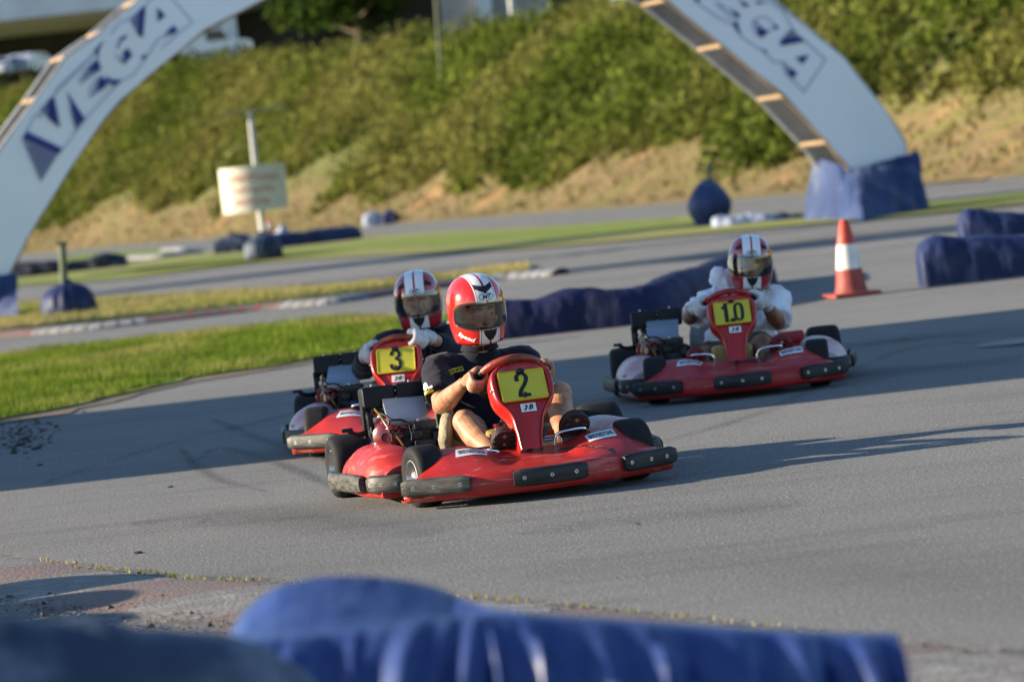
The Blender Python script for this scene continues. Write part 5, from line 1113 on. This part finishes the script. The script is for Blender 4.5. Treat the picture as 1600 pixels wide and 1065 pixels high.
def build_helmet(parent, head, rot, paint, style, scale=.97):
    zs = [-.152, -.150, -.14, -.125, -.11, -.095, -.082]; b = BM()
    als = [-180+360*i/96 for i in range(96)]; rows = []
    def col(al):                                             # z stations bent so that rows follow the port's edges
        lo, hi = (port_lo(al), port_hi(al)) if abs(al) <= 78 else (port_lo(78), port_hi(78)); c = []
        c += [-.153+(lo+.153)*k/7 for k in range(8)]; c += [lo+(hi-lo)*k/5 for k in range(1, 6)]; c += [hi+(.158-hi)*math.sin(k/14*math.pi/2) for k in range(1, 15)]; return c
    cols = [[helm_pt(al, z) for z in col(al)] for al in als]; vs = [[b.verts.new(p) for p in c] for c in cols]; n = len(als)
    for i in range(n):
        j = (i+1) % n; am_ = (als[i]+(als[i+1] if i < n-1 else 180))/2
        for k in range(len(cols[0])-1):
            if abs(am_) < 74 and 7 <= k < 12: continue
            try: b.faces.new((vs[i][k], vs[j][k], vs[j][k+1], vs[i][k+1]))
            except ValueError: pass
    bmesh.ops.remove_doubles(b, verts=b.verts[:], dist=1e-4); bmesh.ops.recalc_face_normals(b, faces=b.faces[:])
    h = obj('helmet', b, [paint, 'lining'], parent, 50); bv = bvh_of(h)
    sm = h.modifiers.new('shell', 'SOLIDIFY'); sm.thickness = .012; sm.offset = -1; sm.material_offset = 0; sm.material_offset_rim = 1
    h.matrix_local = Matrix.Translation(head)@rot.to_4x4()@Matrix.Scale(scale, 4)
    # dark lining inside and rubber seal round the port
    b = BM(); grid(b, [[helm_pt(al, z, -.016) for al in als] for z in (-.150, -.12, -.09)], True); grid(b, [[helm_pt(al, -.150, -.002) for al in als], [helm_pt(al, -.156, -.006) for al in als], [helm_pt(al, -.150, -.018) for al in als]], True)
    al2 = [-74+148*i/40 for i in range(41)]
    for fz in (port_lo, port_hi): tube(b, [helm_pt(a, fz(a), -.001) for a in al2], .0042, 8, sub=1)
    for s in (-1, 1): tube(b, [helm_pt(s*74, port_lo(74), -.001), helm_pt(s*75, (port_lo(74)+port_hi(74))/2, -.001), helm_pt(s*74, port_hi(74), -.001)], .0042, 8, sub=1)
    obj('seal', b, 'lining', h, 60)
    b = BM(); rows = []
    for i in range(49):
        al = -84+168*i/48; e = max(0, (abs(al)-66)/18); lo, hi = port_lo(min(74, abs(al)))-.010, port_hi(min(74, abs(al)))+.020; m_ = (lo+hi)/2; lo = lo+(m_-lo)*e*e*.75; hi = hi+(m_-hi)*e*e*.75
        rows.append([helm_pt(al, lo+(hi-lo)*k/8, .0045) for k in range(9)])
    grid(b, rows); bmesh.ops.recalc_face_normals(b, faces=b.faces[:]); obj('visor', b, 'visor', h, None)
    b = BM(); fn = projector(bv, (0, -.4, 0), (1, 0, 0), (0, 0, 1), (0, 1, 0), .0022)
    add_flat(b, subdiv_poly([(-.034, -.084), (.034, -.084), (.027, -.108), (.010, -.132), (-.010, -.132), (-.027, -.108)], .012), fn, 0)
    obj('chin_vent', b, 'lining', h, None); b = BM()
    if style == 'a': add_flat(b, subdiv_poly([(-.046, .127), (-.012, .118), (0, .116), (.012, .118), (.046, .127), (.045, .108), (0, .087), (-.045, .108)], .012), fn, 0); obj('vent', b, 'lining', h, None); b = BM()
    if style != 'a':
        for s in (-1, 1):
            fs = projector(bv, (0, -.4, 0), (1, 0, 0), (0, 0, 1), (0, 1, 0), .0045); add_flat(b, subdiv_poly([(s*.062, .112), (s*.090, .092), (s*.094, .078), (s*.082, .080), (s*.058, .088)], .012), fs, 0); obj('vent', b, 'lining', h, None); b = BM()
    b = BM(); f2 = projector(bv, (0, -.4, 0), (1, 0, 0), (0, 0, 1), (0, 1, 0), .0026); cz = .070 if style == 'a' else .062; ow, oh = (.034, .0145) if style == 'a' else (.028, .0115)
    pe = [(math.cos(2*math.pi*k/32)*ow, cz+math.sin(2*math.pi*k/32)*oh) for k in range(32)]+[(0, cz)]; add_flat(b, (pe, [(k, (k+1) % 32, 32) for k in range(32)]), projector(bv, (0, -.4, 0), (1, 0, 0), (0, 0, 1), (0, 1, 0), .0014), 1)
    ringV = [(math.cos(2*math.pi*k/32)*(ow+d), cz+math.sin(2*math.pi*k/32)*(oh+d)) for d in (0, .0026) for k in range(32)]; add_flat(b, (ringV, [(k, (k+1) % 32, 32+(k+1) % 32, 32+k) for k in range(32)]), f2, 0)
    V, F = text_mesh('MT', .025 if style == 'a' else .020, bold=.0007, shear=.25, sx=1.2, spacing=.92); add_flat(b, ([(x, y+cz) for x, y in V], F), f2, 0)
    if style == 'a':                                          # slanted white script on the cheek
        an = R(-52); fx = projector(bv, (math.sin(an)*.4, -math.cos(an)*.4, 0), (math.cos(an), math.sin(an), 0), (0, 0, 1), (-math.sin(an), math.cos(an), 0), .0026)
        V, F = text_mesh('Speed', .030, bold=.0009, shear=.3, sx=1.25); c_, s_ = math.cos(R(-20)), math.sin(R(-20)); add_flat(b, ([(x*c_-y*s_+.008, x*s_+y*c_-.112) for x, y in V], F), fx, 1)
    obj('emblem', b, ['ink', 'white'], h, None)
    return h
def shoe(parent, heel, toe, upm, lightm, solem='sole', ws=1.0):
    heel, toe = Vector(heel), Vector(toe); ax = (toe-heel).normalized(); X = Vector((1, 0, 0)); X = (X-ax*X.dot(ax)).normalized(); S = ax.cross(X); S = S if S.y < 0 else -S; L = (toe-heel).length
    b = BM(); st = [(-.02, .022, .05), (.02, .032, .065), (.15, .034, .075), (.35, .031, .072), (.55, .038, .060), (.75, .046, .045), (.9, .040, .034), (1.0, .026, .025), (1.03, .012, .015)]
    st = [(u, a_*ws, h_) for u, a_, h_ in st]; rows = []
    for u, w_, h_ in cr(st, 3):
        c = heel+ax*L*u; row = []
        for k in range(20):
            a = 2*math.pi*k/20; cx, sy = math.cos(a), math.sin(a); x = math.copysign(abs(cx)**.8, cx)*w_; y = (math.copysign(abs(sy)**.8, sy)); y = -y*h_ if sy > 0 else -y*.008; row.append(c+X*x+S*y)
        rows.append(row)
    grid(b, rows, True, 0, True, True); bmesh.ops.recalc_face_normals(b, faces=b.faces[:]); so = obj('shoe', b, upm, parent, 60)
    b = BM(); rows = []                                       # outsole
    for u, w_, h_ in cr(st, 3):
        c = heel+ax*L*u; rows.append([c+X*x*(w_+.004)+S*y for x, y in ((-1, .004), (-1.02, .014), (-.92, .022), (0, .020), (.92, .022), (1.02, .014), (1, .004))])
    grid(b, rows, True, 0, True, True)
    for i in range(9):
        u = .02+i*.115; w_ = .030+.013*math.sin(min(1, u)*2.6)
        for s in (-1, 1): box(b, tuple(heel+ax*L*u+X*s*w_*.93+S*.022), (.016, .016, .010), 0, .002)
    for i in range(5):
        u = .12+i*.2; c = heel+ax*L*u+S*.0232
        for k in range(3):
            a = R(25+60*k+i*17); d1 = X*math.cos(a)+ax*math.sin(a); d2 = -X*math.sin(a)+ax*math.cos(a); q = .015 if i % 2 == 0 else .010
            poly(b, [c+d1*q+S*.0004*k, c+d2*.0028+S*.0004*k, c-d1*q+S*.0004*k, c-d2*.0028+S*.0004*k], 1)
    bmesh.ops.recalc_face_normals(b, faces=b.faces[:]); obj('sole', b, [solem, lightm], so, 30)
    return so
def foldfn(amp, seed):
    def f(c):
        a = noise.noise(Vector((c.x*14+seed, c.y*9, c.z*9)))*amp*.8
        r = 1-abs(noise.noise(Vector((c.x*9+c.z*7+seed, c.y*6, c.z*8-c.x*5))))*2; q = 1-abs(noise.noise(Vector((c.x*16-c.z*12+seed*2, c.y*10, c.z*14+c.x*8))))*2.2; return a+max(0, r-.35)*amp*1.3+max(0, q-.4)*amp*.7
    return f
def build_person(K, p, label):
    sk = p['skin']; bm = BM(); hd = Vector(p['head']); rot = (Matrix.Rotation(R(p['yaw']), 3, 'Z')@Matrix.Rotation(R(p['roll']), 3, 'Y')@Matrix.Rotation(R(p['pitch']), 3, 'X'))
    sR, sL = Vector(p['sR']), Vector(p['sL']); nb = (sR+sL)/2+Vector((0, -.005, .065)); pel = Vector(p.get('pel', (0, .26, .16))); tc = (sR+sL)/2; tc.z -= .13; tc.y += .02
    ell(bm, [(pel+Vector((0, .02, -.03)), .13, .10), (pel+Vector((0, .03, .05)), .14, .10), ((pel+tc)/2+Vector((0, .03, .02)), .125, .095), (tc, .145, .10), (tc+Vector((0, 0, .10)), .13, .08), (nb, .055, .055)])
    tube(bm, [nb-Vector((0, 0, .03)), nb.lerp(hd, .4), hd+rot@Vector((0, .02, -.06))], [.062, .056, .055], 14)
    H = lambda x, y, z: hd+rot@Vector((x, y, z))
    sphere(bm, H(0, .005, .0), (.076, .098, .112), rot=rot, u=24, v=16); sphere(bm, H(0, -.055, -.075), (.052, .045, .045), rot=rot); sphere(bm, H(0, -.04, .012), (.068, .055, .035), rot=rot)
    tube(bm, [H(0, -.088, -.004), H(0, -.104, -.030), H(0, -.112, -.046), H(0, -.098, -.054)], [.008, .0105, .013, .008], 10, round_ends=True)
    for s in (-1, 1):
        sphere(bm, H(s*.013, -.099, -.048), (.008, .009, .008), rot=rot); tube(bm, [H(s*.014, -.092, .008), H(s*.034, -.091, .012), H(s*.054, -.078, .007)], [.006, .0075, .006], 8, round_ends=True)
        sphere(bm, H(s*.045, -.068, -.042), (.022, .018, .020), rot=rot); sphere(bm, H(s*.032, -.078, -.014), (.020, .014, .013), rot=rot)
        sphere(bm, H(s*.078, .01, -.02), (.008, .020, .030), rot=rot)
    tube(bm, [H(-.022, -.093, -.073), H(0, -.101, -.071), H(.022, -.093, -.073)], [.005, .008, .005], 8, round_ends=True); tube(bm, [H(-.020, -.091, -.081), H(0, -.099, -.082), H(.020, -.091, -.081)], [.005, .009, .005], 8, round_ends=True)
    wr = {}
    for side, th in (('R', p['thR']), ('L', p['thL'])):
        sh = sR if side == 'R' else sL; el = Vector(p['e'+side]); w_ = hand(bm, th, el, 1.14, .0008); wr[side] = w_
        tube(bm, [tc+(sh-tc)*.5+Vector((0, 0, .05)), sh, sh.lerp(el, .35), sh.lerp(el, .7), el], [.055, .054, .050, .043, .038], 16, round_ends=True)
        tube(bm, [el, el.lerp(w_, .22), el.lerp(w_, .5), el.lerp(w_, .85), w_], [.040, .049, .043, .032, .029], 16, flat=.92, round_ends=True)
    for side in 'RL':
        s = -1 if side == 'R' else 1; hp = pel+Vector((s*.085, -.01, .01)); kn = Vector(p['k'+side]); an = Vector(p['a'+side])
        tube(bm, [hp, hp.lerp(kn, .4), hp.lerp(kn, .8), kn], [.085, .078, .062, .054], 18, round_ends=True); sphere(bm, kn+Vector((0, -.022, .008)), (.040, .032, .042))
        bk = Vector((0, .018, -.012)); tube(bm, [kn, kn.lerp(an, .3)+bk, kn.lerp(an, .55)+bk*.6, kn.lerp(an, .85), an], [.053, .056, .048, .035, .033], 18, round_ends=True); sphere(bm, an, (.036, .042, .036))
    me = remesh(bm, .0036, 2, 'person'); body = link('person', me, None, [sk]); body.location = K[0]; body.rotation_euler = (0, 0, K[1]); tag(body, label, 'person')
    # clothing
    g = p['loose']; bm = BM()
    ell(bm, [(pel+Vector((0, .02, -.02)), .150+g, .115+g), (pel+Vector((0, .03, .06)), .155+g, .115+g), ((pel+tc)/2+Vector((0, .02, .03)), .145+g*1.3, .112+g*1.3), (tc, .165+g, .118+g), (tc+Vector((0, 0, .09)), .155+g*.6, .094+g), (nb+Vector((0, .0, -.035)), .098, .078), (nb+Vector((0, .003, .008)), .066, .064)], 32)
    for side in 'RL':
        sh = sR if side == 'R' else sL; el = Vector(p['e'+side]); q = p.get('sleeve', .62); e2 = sh.lerp(el, q)
        tube(bm, [tc+(sh-tc)*.45+Vector((0, 0, .06)), sh, sh.lerp(el, q*.5), e2], [.070, .067+g*.6, .061+g*.9, .060+g*1.0], 20, round_ends=False)
        if p.get('longsleeve'): tube(bm, [el+(sh-el)*.15, el, el.lerp(wr[side], .35), el.lerp(wr[side], .72)], [.062, .058, .052, .046], 20)
    if p.get('hood'): hx = Vector(p['hood']); sphere(bm, hx, (.10, .055, .06)); sphere(bm, hx+Vector((-.05, -.01, .02)), (.045, .05, .05))
    me = remesh(bm, .0065, 2, 'shirt', foldfn(p.get('fold', .005), p['seed'])); sho = link('shirt', me, body, [p['shirt']])
    if p.get('collar'):
        b = BM(); c = nb+Vector((0, -.004, .004)); n_ = 40
        def cp(a, r, z): return c+Vector((math.sin(a)*r, -math.cos(a)*r*.95, z-.008*max(0, math.cos(a))))
        rows = [[cp(R(2)+k/n_*R(356), r, z) for k in range(n_+1)] for r, z in ((.058, .045), (.060, .052), (.068, .046), (.086, .008), (.084, .004), (.066, .02))]; grid(b, rows); bmesh.ops.recalc_face_normals(b, faces=b.faces[:])
        obj('collar', b, p['shirt'], sho, 60)
    bm = BM()
    ell(bm, [(pel+Vector((0, .02, -.045)), .14, .115), (pel+Vector((0, .02, .0)), .155, .125), (pel+Vector((0, .03, .07)), .145, .115)])
    for side in 'RL':
        s = -1 if side == 'R' else 1; hp = pel+Vector((s*.085, -.01, .01)); kn = Vector(p['k'+side]); q = p.get('shorts_len', .78); tube(bm, [hp, hp.lerp(kn, .45), hp.lerp(kn, q)], [.105, .093, .083], 20)
    if p.get('hang'): tube(bm, p['hang'], [.05, .065, .07, .05], 14, flat=.42, ref=(1, 0, 0), round_ends=True)
    me = remesh(bm, .007, 2, 'shorts', foldfn(.007, p['seed']+3)); link('shorts', me, body, [p['shorts']])
    if p.get('gloves'):
        for side, th in (('R', p['thR']), ('L', p['thL'])):
            bm = BM(); el = Vector(p['e'+side]); w_ = hand(bm, th, el, 1.14, .0045); d = (el-w_).normalized(); tube(bm, [w_-d*.02, w_+d*.015, w_+d*.045], [.036, .034, .037], 16)
            me = remesh(bm, .0042, 2, 'glove', foldfn(.002, 2)); link('glove', me, body, [p['gloves']])
    for side in 'RL':
        shoe(body, p['h'+side], p['t'+side], p['shoe'], p['tread'], p.get('solem', 'sole'), p.get('ws', 1.12)*(1.22 if side == 'L' else 1))
    b = BM()
    for s in (-1, 1):
        sphere(b, H(s*.032, -.0795, -.013), .0115, 0, 16, 12, rot); d = (H(s*.032, -.2, -.015)-H(s*.032, -.0815, -.013)).normalized(); sphere(b, H(s*.032, -.0795, -.014)+d*.0068, (.0058, .0058, .0058), 1, 12, 8, rot)
    obj('eyes', b, ['eyewhite', 'iris'], body, None)
    b = BM()
    for s in (-1, 1): tube(b, [H(s*.012, -.1005, .010), H(s*.030, -.1005, .016), H(s*.052, -.0865, .010)], [.0025, .004, .002], 8, flat=.8, round_ends=True)
    obj('eyebrows', b, 'brow', body, None)
    build_helmet(body, hd+rot@Vector((0, .012, .003)), rot, p['paint'], p['style'], p.get('hs', .97))
    return body, sho
P2 = dict(skin='skin', head=(.008, .20, .775), hs=.95, yaw=8, pitch=8, roll=-3, sR=(-.175, .30, .525), sL=(.215, .30, .515), eR=(-.222, .10, .375), eL=(.215, .12, .36), thR=176, thL=4, kR=(-.152, -.03, .305), kL=(.280, -.04, .375), aR=(-.095, -.355, .150), aL=(.200, -.36, .175),
          hR=(-.092, -.395, .105), tR=(-.098, -.525, .280), hL=(.185, -.395, .115), tL=(.222, -.535, .312), loose=.006, sleeve=.76, shorts_len=.66, hang=[(-.205, .08, .325), (-.222, .05, .27), (-.228, .06, .22), (-.215, .08, .17)], shirt='navy', shorts='khaki', collar=True, seed=1, shoe='sole', tread='solelight', paint='helm_a', style='a')
b2_, sh2 = build_person(K2, P2, 'bare-handed driver of the nearest kart in navy polo shirt and bright red helmet')
bv = bvh_of(sh2)
def patch_on(ctr, ang, w_, h_, direction, matn, name, txt=None, extra=None):
    d = Vector(direction).normalized(); ux = Vector((0, 0, 1)).cross(d)*-1; ux = ux.normalized() if ux.length > 0 else Vector((1, 0, 0)); uz = ux.cross(d); uz = uz if uz.z > 0 else -uz
    c_, s_ = math.cos(R(ang)), math.sin(R(ang)); org = Vector(ctr)-d*.3; f = projector(bv, org, ux*c_+uz*s_, -ux*s_+uz*c_, d, .0025); f2 = projector(bv, org, ux*c_+uz*s_, -ux*s_+uz*c_, d, .0040)
    b = BM(); add_flat(b, rect_grid(w_, h_, 12, 5), f, 0)
    if txt: V, F = text_mesh(txt, h_*.85, bold=.0008, sx=.70); add_flat(b, (V, F), f2, 1)
    if extra: extra(b, f, f2)
    obj(name, b, matn, sh2, None)
ux_sign = 1
patch_on((-.112, .2, .515), 7, .074, .020, (0, 1, 0), ['yellow', 'ink'], 'chest_patch', 'CLERA SPORT')
def emb(b, f, f2):
    V = [(math.cos(2*math.pi*k/20)*.015-.012, math.sin(2*math.pi*k/20)*.017+.028) for k in range(20)]+[(-.012, .028)]; add_flat(b, (V, [(k, (k+1) % 20, 20) for k in range(20)]), f, 2)
    V, F = text_mesh('WR', .012, bold=.001, sx=1.2); add_flat(b, ([(x+.016, y+.016) for x, y in V], F), f2, 2)
patch_on((-.215, .24, .44), 18, .046, .014, (.45, 1, 0), ['yellow', 'ink', 'white'], 'sleeve_patch', None, emb)
P3 = dict(skin='skin_pale', head=(.088, .18, .735), yaw=0, pitch=6, roll=-2, sR=(-.105, .28, .515), sL=(.255, .28, .515), eR=(-.240, .08, .40), eL=(.285, .02, .44), thR=168, thL=48, kR=(-.195, -.06, .275), kL=(.24, -.06, .30), aR=(-.11, -.36, .14), aL=(.2, -.36, .16),
          hR=(-.10, -.395, .10), tR=(-.105, -.525, .27), hL=(.185, -.395, .11), tL=(.22, -.53, .30), loose=.006, longsleeve=True, sleeve=1.0, shirt='navy', shorts='brown', collar=True, seed=5, shoe='sole', tread='solelight', gloves='glove', paint='helm_b', style='b')
build_person(K3, P3, 'driver of kart 3 in navy shirt and white gloves, one hand atop the wheel')
P10 = dict(skin='skin_dark', head=(.178, .13, .700), yaw=0, pitch=2, roll=5, sR=(-.035, .26, .505), sL=(.300, .22, .475), eR=(-.205, .03, .425), eL=(.290, -.02, .345), thR=170, thL=10, kR=(-.150, -.10, .215), kL=(.185, -.12, .250), aR=(-.185, -.36, .150), aL=(.185, -.36, .150), pel=(.04, .26, .15),
           hR=(-.200, -.395, .12), tR=(-.225, -.52, .275), hL=(.225, -.395, .13), tL=(.262, -.52, .290), loose=.015, sleeve=.86, fold=.015, shirt='whitecloth', shorts='brown', seed=9, shoe='maroon', tread='white', solem='maroon', gloves='glove', paint='helm_b', style='b', hood=(.05, .27, .615))
build_person(K10, P10, 'driver of kart 10 in a loose white hooded shirt, white gloves and maroon shoes')
